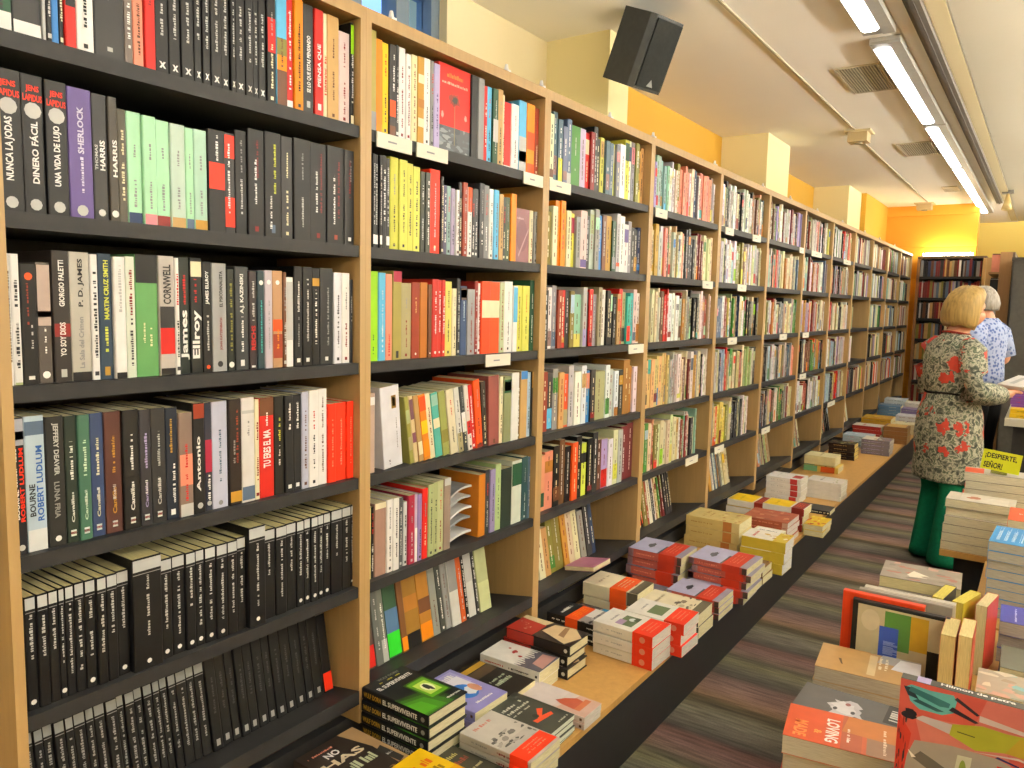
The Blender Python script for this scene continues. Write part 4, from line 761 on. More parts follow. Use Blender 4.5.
# lamps lying on top of the bookcases, hidden behind the top edge
for a, b, lab in [(2.6, 3.2, 'before first yellow pillar'), (3.5, 5.6, 'between first and second pillar'), (6.3, 8.3, 'between second and third pillar')]:
    pass
t = empty('tube_lamp', (-1.0, 10.20, 2.0855))
s = MB(); s.box((-.28, -.03, 0), (.26, .03, .02), 'lgrey'); s.build('housing', M_METAL, t)
s = MB(); s.tube([(-.26, 0, .036), (.24, 0, .036)], .014, 'white', n=12); s.build('tube', M_WARM, t)
tag(t, 'glowing tube lamp on top of the far bookcase washing the orange wall', 'lamp', 'tube lamps on the bookcases')
for y0, y1, lab in [(2.75, 3.15, 'glowing tube lamp on top of the long bookcases, in front of the first yellow pillar'), (9.1, 9.9, 'glowing tube lamp on top of the long bookcases, nearest the far wall')]:
    t = empty('tube_lamp', (-1.52, (y0 + y1) / 2, CASE_TOP + .0005)); h = (y1 - y0) / 2
    s = MB(); s.box((-.03, -h, 0), (.03, h, .02), 'lgrey'); s.build('housing', M_METAL, t)
    s = MB(); s.tube([(0, -h + .02, .036), (0, h - .02, .036)], .014, 'white', n=12); s.build('tube', M_WARM2, t)
    tag(t, lab, 'lamp', 'tube lamps on the bookcases')
# small white clips along the top edge
for i, (k, f) in enumerate([(0, .12), (0, .97), (0, .73), (1, .55), (1, 1.02), (2, .9), (3, .85), (4, .55), (5, .4), (6, .4), (7, .5), (8, .4), (9, .5)]):
    y = Y0 + (k + f) * BAY
    s = MB(); s.box((-.01, -.008, 0), (.01, .008, .006), 'white'); s.tube([(0, 0, .006), (0, 0, .022)], [.007, .004], 'white', n=8)
    o = s.build('edge_clip', M_PAINT); o.location = (CASE_X - .012, y, CASE_TOP + .0003)
    tag(o, 'tiny white clip on the bookcase top edge, %s from the viewer' % ORD[sorted([(0, .12), (0, .97), (0, .73), (1, .55), (1, 1.02), (2, .9), (3, .85), (4, .55), (5, .4), (6, .4), (7, .5), (8, .4), (9, .5)]).index((k, f))], 'clip', 'white clips on the top edge')
# label cards hung on the shelf edges
cards = [(0, 0, 377, 412), (0, 0, 417, 448), (0, 0, 524, 545.5), (0, 2, 486, 510.5), (1, 0, 550, 571), (1, 2, 629, 644), (2, 0, 656, 667.5), (2, 1, 703, 713), (2, 4, 686, 698), (3, 0, 726, 734), (3, 0, 753, 761), (3, 1, 738, 746.5), (3, 2, 728, 737), (3, 4, 715, 724), (4, 2, 780, 787), (4, 0, 800, 806), (5, 0, 812, 822), (5, 2, 803, 809), (6, 0, 844, 851), (4, 4, 762, 770), (6, 4, 828, 835), (5, 3, 800, 806)]
cn = {}
for k, r, a, b in cards:
    z = SHELF_Z[r]; ya, yb = y_at(a, z, CASE_X), y_at(b, z, CASE_X); ya = max(ya, Y0 + k * BAY + SIDE_T + .002); yb = min(yb, Y0 + (k + 1) * BAY - SIDE_T - .002)
    s = MB(); s.box((0, ya, z - .036), (.0035, yb, z - .0015), '#dcd9c6')
    s.face([(.0038, ya + .3 * (yb - ya), z - .021), (.0038, ya + .55 * (yb - ya), z - .021), (.0038, ya + .55 * (yb - ya), z - .017), (.0038, ya + .3 * (yb - ya), z - .017)], 'grey')
    o = s.build('shelf_label_card', M_PAINT); o.location.x = CASE_X - .003
    i = cn.get((k, r), 0); cn[(k, r)] = i + 1; tot = sum(1 for c in cards if c[:2] == (k, r))
    which_ = '' if tot == 1 else ['first ', 'second ', 'third '][i]
    tag(o, '%swhite label card on %s shelf edge of the %s bookcase bay' % (which_, ROWN[r], ORD[k + 1]), 'label card', 'label cards on the shelf edges')

# ---------------------------------------------------------------- lying books
POS = {1: [''], 2: ['upper of two', 'lower of two'], 3: ['topmost of three', 'middle of three', 'lowest of three']}
def posw(i, n):            # i from the top
    if n <= 3: return POS[n][i]
    return 'topmost of %s' % NUM[n] if i == 0 else ('lowest of %s' % NUM[n] if i == n - 1 else ORD[i] + ' from top of %s' % NUM[n])
NUM = ['', 'one', 'two', 'three', 'four', 'five', 'six', 'seven', 'eight', 'nine', 'ten']
RY = Matrix.Rotation(-PI / 2, 4, 'Y')
srng = random.Random(21)
def lying(desc, x0, y0, Hh, D, n, T, col, art=(), sp=None, base=None, rz=0, turn=0, band=None, hard=False, spine=None, jit=.005, group=None, page='page', where='', back=None, lift=0):
    """n equal books in a pile whose near-left corner is x0, y0; rz 0: spine towards the aisle end we look from, 180: page edges towards us; turn: a small twist in degrees"""
    if base is None: base = PZ; x0, y0, Hh, D, T = max(x0 * PK, -1.298), y0 * PK, Hh * PK, D * PK, T * PK
    cb, pb = book_mesh(T, D, Hh, col, hard, spine, page=page, back=back)
    if sp: spine_opts(cb, T, Hh, spine or col, sp, srng)
    elif sp is None: auto_spine(cb, T, Hh, spine or col, srng)
    art_on(cb, T, D, Hh, art, srng)
    root0 = book_obj('stacked_book', cb, pb); kid0 = list(root0.children)
    if band: kid0.append(band_mesh(T, D, Hh, *band).build('belly_band', M_COVER, root0))
    a = math.radians(rz)
    w, d = (Hh, D) if rz in (0, 180) else (D, Hh)
    cx, cy = x0 + w / 2, y0 + d / 2
    th = T + (.0026 if band else .0006)
    for i in range(n):
        if i == 0: o = root0
        else:
            o = root0.copy(); COL.objects.link(o)
            for kd in kid0:
                c = kd.copy(); c.parent = o; COL.objects.link(c)
        R = Matrix.Rotation(math.radians(turn + (srng.uniform(-1.6, 1.6) if jit else 0)), 4, 'Z')
        jx, jy = (srng.uniform(-jit, jit), srng.uniform(-jit, jit))
        z = base + lift + (n - 1 - i) * th + (.0016 if band else .0004)
        o.matrix_world = \
            Matrix.Translation((cx + jx, cy + jy, z)) @ R @ Matrix.Rotation(a, 4, 'Z') @ Matrix.Translation((Hh / 2, -D / 2, 0)) @ RY
        pw = posw(i, n)
        tag(o, desc + (', ' + pw if pw else '') + (', ' + where if where else ''), 'book', group or 'books piled on the display plinth')
    return root0
F = 'front of plinth'
# back row, from the near end
lying('dark brown book with big letters lying at the near plinth end', -1.46, 1.17, .235, .19, 2, .038, '#2b231f', [('r', 0, .0, 1, .03, 'tan'), ('p', [(.8, 0), (1, 0), (1, 1), (.72, 1), (.85, .55)], '#a98a63'), ('p', [(.84, .12), (.95, .15), (.93, .5), (.8, .45)], '#2a2926'), ('m', .84, .3, .93, .34, Wt), ('t', 'NO', .28, .72, .5, .82, Wt), ('t', 'HAS', .1, .56, .75, .68, '#d8c9a9'), ('t', '~', .35, .36, .8, .5, '#b9c4a0'), ('m', .1, .86, .5, .89, 'salmon'), ('noise', .6, .0, .98, .14, ['#6b3a2c', '#c29a6d', '#8f6b45'], 10, 5)])
lying('black book with glowing green doorway', -1.455, 1.40, .238, .155, 5, .0335, '#15171a',
  [('p', [(0, .0), (.8, 0), (.62, .38), (0, .5)], '#1f3d16'), ('p', [(0, .0), (.66, 0), (.5, .34), (0, .44)], '#2c5d19'), ('p', [(0, .03), (.5, .02), (.4, .3), (0, .38)], '#3c7d1e'), ('p', [(0, .06), (.32, .05), (.26, .26), (0, .32)], '#4c9723'), ('r', .44, .19, .93, .65, '#2f5d18'), ('r', .48, .22, .9, .62, '#5c9a1e'), ('r', .54, .28, .84, .56, '#b8d95c'), ('e', .7, .42, .11, .1, '#eef4c8'), ('blob', .7, .42, .07, .1, '#16241a', 3), ('t', 'WULF DORN', .3, .93, .8, .97, '#77776f'), ('m', .25, .875, .8, .9, '#c8b92a'), ('t', 'EL SUPERVIVIENTE', .08, .76, .88, .83, Wt), ('m', .62, .07, .95, .1, Wt)],
  L(t=[('WULF', .85, .97, '#b98f2c', 'down', .5, .42), ('DORN', .70, .83, '#b98f2c', 'down', .5, .42), ('EL SUPERVIVIENTE', .16, .67, Wt, 'down', .5, .42)], d=[(.08, .006, 'grey')]), page='#cfc9a8', hard=True, jit=.0015, where='beside the nearest upright')
lying('lilac book with blue and white round picture', -1.43, 1.605, .22, .15, 3, .027, '#8d88c4', [('r', .1, .55, .9, .95, '#a7a3d6'), ('r', .2, .35, .85, .8, '#e6e4ee'), ('e', .5, .45, .25, .2, '#2f6fc0'), ('blob', .62, .4, .16, .12, '#dfe4ea', 6), ('e', .75, .42, .1, .12, '#c98f73'), ('t', '~', .2, .8, .8, .9, Wt), ('m', .3, .12, .8, .16, Wt)], where='behind the green-and-black pile')
lying('black book with gold stripe', -1.445, 1.785, .225, .125, 2, .028, '#1f1b18', [('r', .0, .62, 1, .8, '#4d3f2f'), ('r', .02, .82, .98, .93, '#b08b32'), ('t', '~', .2, .3, .8, .38, '#b9c7a8'), ('m', .2, .42, .8, .46, '#b9c7a8')], where='behind the lilac pile')
lying('white book with red drops over dark grass', -1.44, 1.925, .225, .125, 2, .036, '#e4e1d9', [('p', [(0, 0), (1, 0), (1, .3), (.8, .36), (.6, .28), (.4, .38), (.2, .3), (0, .36)], '#565560'), ('p', [(.2, .02), (.95, .04), (.9, .25), (.3, .22)], '#b98d84'), ('blob', .6, .62, .12, .05, '#a8352c', 7), ('blob', .45, .48, .07, .04, '#a8352c', 8), ('blob', .7, .74, .05, .03, '#b04b40', 9)] + [('p', [(q / 10, .3), (q / 10 + .06, .3), (q / 10 + .03, .45)], '#565560') for q in range(10)], hard=False, where='left of bare wood')
lying('dark book with red and tan hands cover', -1.455, 2.062, .25, .13, 3, .0365, '#1d1917', [('r', 0, .0, 1, 1, '#2b2320'), ('p', [(0, .58), (.72, .58), (.8, 1), (0, 1)], '#9c2a1f'), ('p', [(.72, .6), (1, .55), (1, 1), (.8, 1)], '#cdbb92'), ('p', [(.05, .1), (.6, .0), (1, .2), (.9, .5), (.4, .55)], '#d7bd92'), ('p', [(.35, .2), (.95, .28), (.9, .34), (.4, .3)], '#8f6b4b'), ('noise', .1, .72, .6, .95, ['#b7917b', '#a6584a'], 8, 2)], L(r=[(.55, .98, '#a02c20')], t=[], d=[(.06, .006, 'lgrey')]), hard=True, where='beside white pile')
lying('black book with orange paper band and town photo', -1.455, 2.33, .235, .135, 2, .036, '#17181a', [('r', .0, .0, 1, .45, '#8f8c8a'), ('noise', 0, 0, 1, .4, ['#3b3a3d', '#65636a', '#b9b4b0', '#2a2a2e'], 20, 4), ('r', .1, .62, .9, .9, '#1d1d1f'), ('m', .2, .78, .8, .84, Wt), ('r', .4, .3, 1, .46, '#dcdad4')], L(t=[], m=[(.6, .9, Wt, .5, .3), (.1, .28, Wt, .5, .3)]), band=(.44, .66, 'orange', 'amber', False), where='against the bookcase')
lying('flat book with blue and grey cover', -1.44, 2.475, .225, .12, 1, .03, '#4a4446', [('r', 0, 0, 1, .55, '#2a7fb0'), ('noise', 0, .55, 1, 1, ['#6f6462', '#8d7f7c', '#3c3838'], 18, 3), ('m', .15, .35, .85, .4, '#8fc3dc'), ('m', .15, .2, .85, .25, '#8fc3dc')], where='behind the orange-banded pile')
TREES = [('noise', .0, .1, 1, .5, ['#7b6f5c', '#b7ab8c', '#5b5347', '#cfc5a4'], 26, 5), ('r', 0, 0, 1, .16, '#5a5545'), ('m', .2, .75, .8, .8, '#a89d7d')]
lying('thick cream book of bare trees with orange band', -1.45, 2.61, .235, .155, 2, .054, '#ddd3b4', TREES, L(r=[(0, .18, '#575242'), (.18, .4, '#a2967b')], t=[], plain=1), band=(.2, .5, '#ee5a1c', 'cream', False), jit=.003)
lying('thick cream book of bare trees without band', -1.195, 2.62, .235, .15, 2, .044, '#ddd3b4', TREES, L(r=[(0, .22, '#575242'), (.22, .4, '#a2967b')], t=[], plain=1), where=F)
lying('pale lilac book lying low', -1.44, 2.79, .22, .14, 2, .022, '#9a9bb5', [('r', 0, 0, 1, .4, '#6f6f7c'), ('noise', .2, .2, .8, .5, ['#4a4a52', '#8d8d99'], 6, 2)], where='behind the orange-banded trees')
LIL = [('r', 0, .42, 1, 1, '#aaa9c6'), ('blob', .5, .7, .2, .07, '#3c3c44', 6), ('p', [(0, .34), (.6, .4), (.6, .46), (0, .46)], '#4b4a50'), ('r', 0, 0, 1, .2, '#8d8797')]
LSP = L(r=[(0, .08, '#4a3a35'), (.42, 1, '#b35a4f'), (.9, 1, '#9a8f9e')], t=[], m=[(.5, .85, 'salmon', .5, .25)])
lying('red and lilac book with red band', -1.17, 2.82, .215, .165, 3, .024, '#a9a3bb', LIL, LSP, band=(.12, .42, '#c23a24', 'salmon', False), spine='#a44a42', where='low pile at ' + F)
lying('red and lilac book with red band', -1.475, 3.0, .243, .19, 4, .036, '#a9a3bb', LIL, LSP, band=(.12, .42, '#c23a24', 'salmon', False), spine='#a44a42', where='against bookcase')
lying('red and lilac book with red band', -1.172, 3.04, .25, .2, 5, .028, '#a9a3bb', LIL, LSP, band=(.12, .42, '#c23a24', 'salmon', False), spine='#a44a42', where='taller front pile', jit=.012)
lying('thick golden cream book', -1.56, 3.66, .275, .19, 3, .051, '#cdb878', [('noise', 0, 0, 1, .5, ['#c1a964', '#b58a4a', '#d8c78f'], 16, 4), ('m', .2, .7, .8, .76, '#a9833f'), ('m', .2, .6, .7, .64, '#a9833f')], L(r=[(0, .14, '#d6c68d'), (.14, .3, '#b9793f')], t=[], m=[(.5, .9, '#a9833f', .5, .25)]), where='against bookcase')
lying('white cream book with small picture', -1.143, 3.68, .2, .145, 3, .034, '#e2dcc0', [('r', .1, .55, .9, .95, '#e9e6dc'), ('m', .2, .7, .8, .76, 'dgrey'), ('blob', .4, .3, .15, .1, '#8f7d4f', 3)], rz=-90, page='#ddd3a8', where='beside golden pile')
lying('yellow-edged book with white cover', -1.10, 3.50, .2, .15, 3, .05, '#c9b13c', [('r', 0, .3, 1, 1, '#e4ded0'), ('noise', .1, .0, .95, .6, ['#c9a53c', '#b98f2c', '#e4ded0', '#9a5f35'], 12, 3), ('m', .2, .75, .8, .82, 'red')], L(t=[], plain=1), page='#e6e3da', where=F)
lying('small brown and yellow book', -1.06, 3.32, .12, .14, 2, .035, '#7b5b35', [('noise', 0, 0, 1, 1, ['#d9c79a', '#c9a23c', '#5b4030'], 12, 3)], L(t=[], r=[(.3, .6, 'lgrey')], plain=1), where='below the yellow-edged pile')
MAR = [('r', .0, .35, 1, .98, '#eac51a'), ('m', .25, .7, .75, .76, '#b08f12')]
lying('white book with yellow top and maroon band', -1.45, 4.28, .22, .17, 3, .037, '#e2e0da', MAR, L(r=[(0, .2, '#8f2a22')], t=[], plain=1), band=(.02, .3, '#8a2a20', 'orange', False), where='against bookcase')
lying('white book with yellow top and maroon band', -1.235, 4.27, .225, .15, 3, .04, '#e2e0da', MAR, L(r=[(0, .2, '#8f2a22')], t=[], plain=1), band=(.02, .3, '#7a241e', 'orange', False), where='behind reddish pile')
lying('reddish brown book with patterned cover', -1.245, 3.97, .235, .22, 4, .0285, '#a3573f', [('noise', 0, 0, 1, 1, ['#b0705a', '#8f4a38', '#c08a6f', '#a3573f'], 24, 3)], L(r=[(0, .12, '#c9a08c')], t=[], m=[(.2, .85, 'salmon', .5, .3)]), where=F, page='#d6cfc6')
lying('yellow and orange patterned magazine', -1.0, 4.23, .2, .1, 2, .03, '#d6b42c', [('noise', 0, 0, 1, 1, ['#e4d04a', '#c9611f', '#a03a1c', '#d8c84a'], 18, 3)], rz=-90, where='over the plinth edge')
lying('black-covered thin book', -1.17, 4.72, .2, .14, 1, .025, '#232326', [('m', .2, .6, .8, .66, 'grey')], where='at the plinth edge')
lying('white book with small red block', -1.40, 4.90, .215, .17, 4, .037, '#e3e1dd', [('r', .2, .05, .7, .3, '#b0302c'), ('m', .2, .7, .8, .75, 'lgrey')], L(t=[], r=[(.1, .3, '#b8393a')], m=[(.45, .85, 'lgrey', .5, .2)]), where='against bookcase', page='#dcd8cc')
lying('plain whitish book', -1.2, 5.12, .215, .17, 4, .028, '#dcd8d0', [('m', .2, .6, .8, .66, 'grey'), ('noise', 0, .0, 1, .3, ['#b9b49c', '#9fa36c', '#d6d2c4'], 10, 3)], L(t=[], plain=1), where=F, page='#dcd6c6')
lying('yellow and flame red book with green end', -1.44, 5.98, .245, .2, 1, .045, '#d9bd5a', [('r', 0, .7, 1, 1, '#6fa37a'), ('noise', 0, .1, 1, .55, ['#c9561f', '#b0381c', '#e0a63c'], 14, 4)], L(r=[(.6, 1, '#6fa37a'), (.1, .5, '#c9561f')], t=[], plain=1), where='under the cream slipcase')
lying('thick cream boxed book', -1.43, 5.99, .22, .18, 1, .068, '#ddd6a6', [('m', .2, .5, .8, .56, 'olive')], L(t=[], plain=1), base=None, lift=.0455, where='on the flame red book')
lying('dark brown book with picture cover', -1.40, 6.62, .2, .16, 4, .032, '#2a1f1a', [('noise', 0, 0, 1, 1, ['#7a6a4a', '#b5a878', '#4a3a2c', '#8f9a5a'], 18, 3)], L(t=[], m=[(.3, .8, 'tan', .5, .2)]), where='behind the cream box', page='#c9b36a')
lying('grey-lilac book with white and orange cover', -1.225, 7.02, .22, .2, 4, .031, '#77707a', [('r', 0, .5, 1, 1, '#e0dccb'), ('noise', 0, 0, 1, .6, ['#c98f3c', '#d6d0c0', '#8f6a4a'], 14, 3)], L(t=[], m=[(.2, .9, 'lilac', .5, .3)]), where=F, page='#bdb6ae')
lying('pale blue book', -1.45, 7.30, .24, .2, 3, .035, '#a9bcc8', [('noise', 0, 0, 1, 1, ['#c9d6dc', '#8aa3b5', '#dfe4e4'], 12, 3)], where='behind the dark brown pile')
lying('white book with dark red spine', -1.47, 7.72, .25, .2, 4, .035, '#d8cfc2', [('m', .2, .6, .8, .7, 'red')], L(t=[], plain=1), spine='#8a2a24', where='behind the pale blue pile')
lying('golden yellow broad book', -1.46, 8.12, .26, .3, 4, .042, '#b98f2c', [('noise', 0, 0, 1, 1, ['#c9a23c', '#a3741f', '#d8bb5a'], 14, 3)], where='far along the plinth')
lying('brown wooden-looking boxed book', -1.17, 7.75, .2, .22, 4, .038, '#7a5430', [('r', .05, .1, .95, .9, '#c9a25a')], L(t=[], plain=1), page='#a98a5a', where=F)
for i, (x, y, n, T, c, d) in enumerate([(-1.46, 8.62, 3, .04, '#2b3038', 'black'), (-1.46, 9.02, 6, .034, '#5f7f9c', 'steel blue'), (-1.22, 8.42, 3, .034, '#cfc6a4', 'cream'), (-1.22, 8.74, 4, .036, '#c9ccd2', 'white'), (-1.22, 9.06, 5, .036, '#7a6f9c', 'violet grey'), (-1.22, 9.38, 6, .036, '#d6d2cc', 'bright white'), (-1.46, 9.40, 7, .034, '#c9d3da', 'icy blue')]):
    lying('%s book near the far plinth end' % d, x, y, .22, .2, n, T, c, [('noise', 0, 0, 1, 1, ['#b9b4ac', c, '#6f7f8f'], 8, i)], group='books piled at the far plinth end')
# front row
lying('yellow book with orange letters', -1.20, 1.235, .225, .14, 3, .033, '#e3b912', [('r', 0, 0, 1, .5, '#d9a010'), ('t', '~', .12, .72, .85, .84, '#d9661a'), ('t', '~', .15, .55, .85, .66, '#8a6a10')], where='at the near plinth end')
lying('dark olive book with yellow disc', -1.20, 1.372, .24, .13, 1, .042, '#35352c', [('t', '~', .15, .85, .8, .91, '#b5b06a'), ('t', '~', .15, .72, .85, .79, '#8f3d2f'), ('e', .45, .4, .22, .14, '#c9b25a'), ('m', .55, .55, .9, .59, '#c9c090')], band=(.0, .26, 'redorange', 'cream', False), jit=0)
lying('grey book of old city photo with red end', -1.185, 1.512, .225, .14, 3, .0235, '#b7b2aa', [('r', 0, .45, 1, 1, '#c0bbb2'), ('noise', .05, .28, .95, .62, ['#6f6b66', '#8f8a84', '#54514e', '#a39e97'], 24, 5), ('t', '~', .2, .86, .7, .91, '#c47a6c')], band=(.04, .28, '#ee3f1c', 'salmon', False), where=F)
lying('slim charcoal book with red chalk figure', -1.212, 1.668, .205, .135, 4, .0145, '#33362f', [('r', 0, 0, 1, 1, '#393c36'), ('t', '~', .12, .78, .85, .83, '#c9c9bc'), ('t', '~', .12, .68, .85, .73, '#c9c9bc'), ('m', .12, .6, .7, .63, '#c9c9bc'), ('p', [(.25, .28), (.75, .24), (.8, .3), (.55, .34), (.8, .44), (.7, .5), (.4, .34), (.25, .36)], '#e2532c'), ('e', .45, .4, .07, .05, '#2a2a26'), ('m', .55, .06, .9, .09, '#c9c9bc')], L(t=[], plain=1), page='#d6dcc6', where=F)
lying('pinkish white book with red ship', -1.23, 1.835, .24, .1, 2, .019, '#cfc2bd', [('r', 0, .45, 1, 1, '#d2c8c6'), ('p', [(0, 0), (1, 0), (1, .3), (0, .4)], '#c9a79a'), ('p', [(.2, .2), (.75, .2), (.8, .3), (.6, .42), (.35, .5), (.25, .4)], '#b5573f'), ('r', .2, .12, .9, .2, '#c2714c')], page='#d3cdc2', where='beside bare wood')
lying('white book with picture and red band', -1.212, 2.285, .225, .145, 3, .0365, '#e4e0d6', [('r', .2, .42, .78, .68, '#5f6f4f'), ('r', .2, .58, .5, .7, '#a88fb0'), ('e', .6, .52, .1, .06, '#cfd6d9'), ('r', .55, .42, .78, .5, '#3c4a33'), ('m', .3, .78, .7, .82, 'grey')], L(t=[], m=[(.5, .85, 'lgrey', .5, .18)]), band=(.0, .33, '#e2381c', 'salmon', True), page='#ddd6c8', where='nearer pile at ' + F)
lying('white book with picture and red band', -1.175, 2.445, .225, .145, 3, .0365, '#e4e0d6', [('r', .2, .42, .78, .68, '#5f6f4f'), ('m', .3, .78, .7, .82, 'grey')], L(t=[], m=[(.5, .85, 'lgrey', .5, .18)]), band=(.0, .33, '#e2381c', 'salmon', True), page='#ddd6c8', where='pile behind at ' + F)
o = lying('thin pinkish mauve book', -1.40, 2.27, .125, .12, 1, .016, '#b5778f', [('r', .1, .1, .9, .9, '#a86a86')], rz=-90, base=LOW_Z - .0065, jit=0, where='lying on the sloping bottom shelf edge', group='single book on the sloping shelf')
o.matrix_world = Matrix.Translation((CASE_X - .055, 2.33, LOW_Z - .055 * .1695 + .003)) @ Matrix.Rotation(-math.atan(.05 / .295), 4, 'Y') @ Matrix.Rotation(math.radians(-90), 4, 'Z') @ Matrix.Translation((-.0, 0, 0)) @ RY

# ---------------------------------------------------------------- display table on the right
TZ = .48
t = empty('display_table', (.12, 2.55, 0))
def tp(nm, a, b, col, mat):
    q = MB(); q.box((a[0] - .12, a[1] - 2.55, a[2]), (b[0] - .12, b[1] - 2.55, b[2]), col); return q.build(nm, mat, t)
tp('table_top', (-.36, 1.15, TZ - .025), (.62, 2.74, TZ), '#c79a55', M_WOOD)
tp('front_panel', (-.30, 1.2, .06), (-.275, 2.70, TZ - .0255), BLACK, M_DARK); tp('end_panel', (-.274, 1.2, .06), (.55, 1.22, TZ - .0255), BLACK, M_DARK); tp('end_panel', (-.274, 2.68, .06), (.55, 2.70, TZ - .0255), BLACK, M_DARK)
tp('plinth_base', (-.27, 1.24, .001), (.52, 2.67, .0595), BLACK, M_DARK)
tag(t, 'low wooden display table nearest the viewer, crowded with book piles', 'table')
for (xa, ya, yb, lab) in [(-.13, 2.76, 3.50, 'low wooden table under the blue and orange book piles'), (-.295, 3.56, 4.25, 'low wooden table under the tall piles with yellow sign')]:
    t = empty('display_table', (.12, 2.55, 0))
    tp('table_top', (xa, ya, TZ - .025), (.62, yb, TZ), '#c79a55', M_WOOD)
    tp('front_panel', (xa + .05, ya + .05, .001), (.55, ya + .07, TZ - .0255), BLACK, M_DARK); tp('side_panel', (xa + .05, ya + .0705, .001), (xa + .07, yb - .05, TZ - .0255), BLACK, M_DARK)
    tag(t, lab, 'table')
G = 'books on the display table'
def tab(*a, **k): k.setdefault('base', TZ); k.setdefault('rz', 180); k.setdefault('group', G); return lying(*a, **k)
tab('yellow book peeping out at the nearest table corner', -.405, 1.36, .22, .14, 1, .03, '#d8a91c', [('r', .1, .1, .9, .3, '#e9e4d0')], jit=0)
tab('orange-red paperback with upside-down white title', -.385, 1.545, .212, .138, 3, .0395, '#b85a3a', [('r', 0, 0, 1, .5, '#c4512b'), ('r', 0, .5, 1, .68, '#a3553a'), ('r', .1, .72, 1, 1, '#8f6d58'), ('p', [(0, .55), (.5, .5), (.55, 1), (0, 1)], '#b5703a'), ('t', 'LOVING', .22, .36, .9, .48, Wt), ('t', 'MADE', .45, .08, .92, .2, '#f08a4a'), ('t', '&', .62, .26, .74, .33, '#e39a4a'), ('m', .4, .55, .8, .58, Wt), ('m', .2, .86, .9, .89, '#d9c2ad')], turn=8, page='#b9b3a6', where='nearest table pile')
tab('dark book with pale face portrait', -.415, 1.745, .235, .15, 2, .034, '#4c4a48', [('r', 0, 0, 1, 1, '#565453'), ('blob', .55, .45, .32, .2, '#b9b6bb', 4), ('blob', .5, .43, .22, .13, '#cfcdd0', 5), ('e', .6, .52, .05, .02, '#3f3d40'), ('e', .6, .36, .05, .02, '#3f3d40'), ('e', .38, .45, .05, .025, '#8f5a58'), ('r', .0, .78, .6, .96, '#2b2a29'), ('t', '~', .15, .82, .5, .92, '#c9c6c0'), ('p', [(.7, .6), (1, .7), (1, 1), (.75, 1)], '#cfcbd6')], page='#c9bd8a', where='second table pile')
tab('tan brown book with old map cover', -.425, 1.99, .235, .155, 2, .037, '#ad8a5c', [('r', 0, .0, 1, .5, '#b38f5c'), ('p', [(.0, .62), (.35, .58), (.3, 1), (0, 1)], '#9f9d9f'), ('p', [(.05, .8), (.5, .72), (.55, 1), (.05, 1)], '#e2e2ea'), ('r', .1, .5, .9, .58, '#c9b48f'), ('m', .1, .6, .6, .63, '#e4d9c2'), ('m', .1, .66, .6, .69, '#e4d9c2'), ('p', [(.5, .2), (.7, .24), (.72, .26), (.5, .23)], '#5b4530')], page='#b3aa9a', turn=4, where='third table pile')
tab('cream-paged book with grey and red cover', -.365, 2.52, .215, .17, 5, .0335, '#5f594f', [('r', 0, 0, 1, 1, '#8d8478'), ('r', 0, .3, 1, 1, '#8f8578'), ('noise', 0, 0, 1, 1, ['#a3675a', '#9a9083', '#7b7268', '#b98f80'], 22, 4), ('p', [(.4, .4), (.8, .3), (.7, .7)], '#ddd6c6')], page='#d6cc9c', turn=4, where='mid-table pile')
tab('book with cream page edges', -.285, 3.58, .24, .16, 6, .0345, '#6d675c', [('r', 0, 0, 1, 1, '#cfc8b8'), ('r', .3, .2, .9, .9, '#d9d3c6'), ('blob', .5, .4, .2, .12, '#b06a4a', 3)], page='#d9d3b5', where='large pile under the orange book', turn=-2, jit=.013)
tab('book with whitish page edges', -.25, 3.86, .24, .15, 8, .0345, '#6f6a60', [('r', 0, 0, 1, 1, '#c9c4b8'), ('r', .1, .0, .9, .3, '#d8562c'), ('m', .2, .6, .8, .66, 'grey')], page='#dad5bf', where='tall pile beneath yellow sign', turn=2, jit=.008)
tab('blue paperback with white text', -.095, 2.86, .23, .16, 8, .030, '#2f7fc0', [('r', 0, 0, 1, 1, '#3b8fd0')] + [('m', .1 + .13 * q, .15, .16 + .13 * q, .95, '#cfe3f2') for q in range(6)], rz=-90, page='#b3b0a3', turn=-3, where='right of the leaning yellow books', jit=.004)
tab('orange-covered book', -.06, 3.22, .22, .16, 7, .034, '#d2562c', [('m', .2, .5, .8, .56, Wt), ('p', [(.3, .7), (.9, .66), (.9, .72), (.3, .76)], '#e9d2c2')], rz=-90, page='#d6cfae', where='behind the blue pile')
tab('purple-blue book with white blurb', -.045, 2.49, .23, .15, 3, .0395, '#3d3f8f', [('r', 0, 0, 1, 1, '#41439a')] + [('m', .15, .15 + .1 * q, .9, .17 + .1 * q, '#c9c9e4') for q in range(7)], page='#a5a29a', where='in front of blue pile', jit=.003)
tab('grey-green book with pale flower face', -.035, 2.29, .24, .16, 2, .033, '#5a5d52', [('r', 0, 0, 1, 1, '#62655a'), ('blob', .5, .45, .3, .2, '#c9cf9a', 4), ('blob', .48, .45, .18, .12, '#dfe0b8', 6), ('blob', .5, .5, .07, .05, '#8f9a5a', 3)], jit=.002)
tab('collage-covered book of pale figures', -.075, 2.105, .25, .15, 2, .033, '#b0a593', [('noise', 0, 0, 1, 1, ['#d6cdb8', '#a3927c', '#c9a08f', '#8f9a8a', '#e0dac9', '#7fb3b8'], 40, 5)], jit=.002)
def stand(desc, M, T, D, Hh, col, art=(), sp=None, page='page', name='standing_book'):
    cb, pb = book_mesh(T, D, Hh, col, page=page); art_on(cb, T, D, Hh, art, srng)
    if sp: spine_opts(cb, T, Hh, col, sp, srng)
    o = book_obj(name, cb, pb); o.matrix_world = M; tag(o, desc, 'book', G); return o
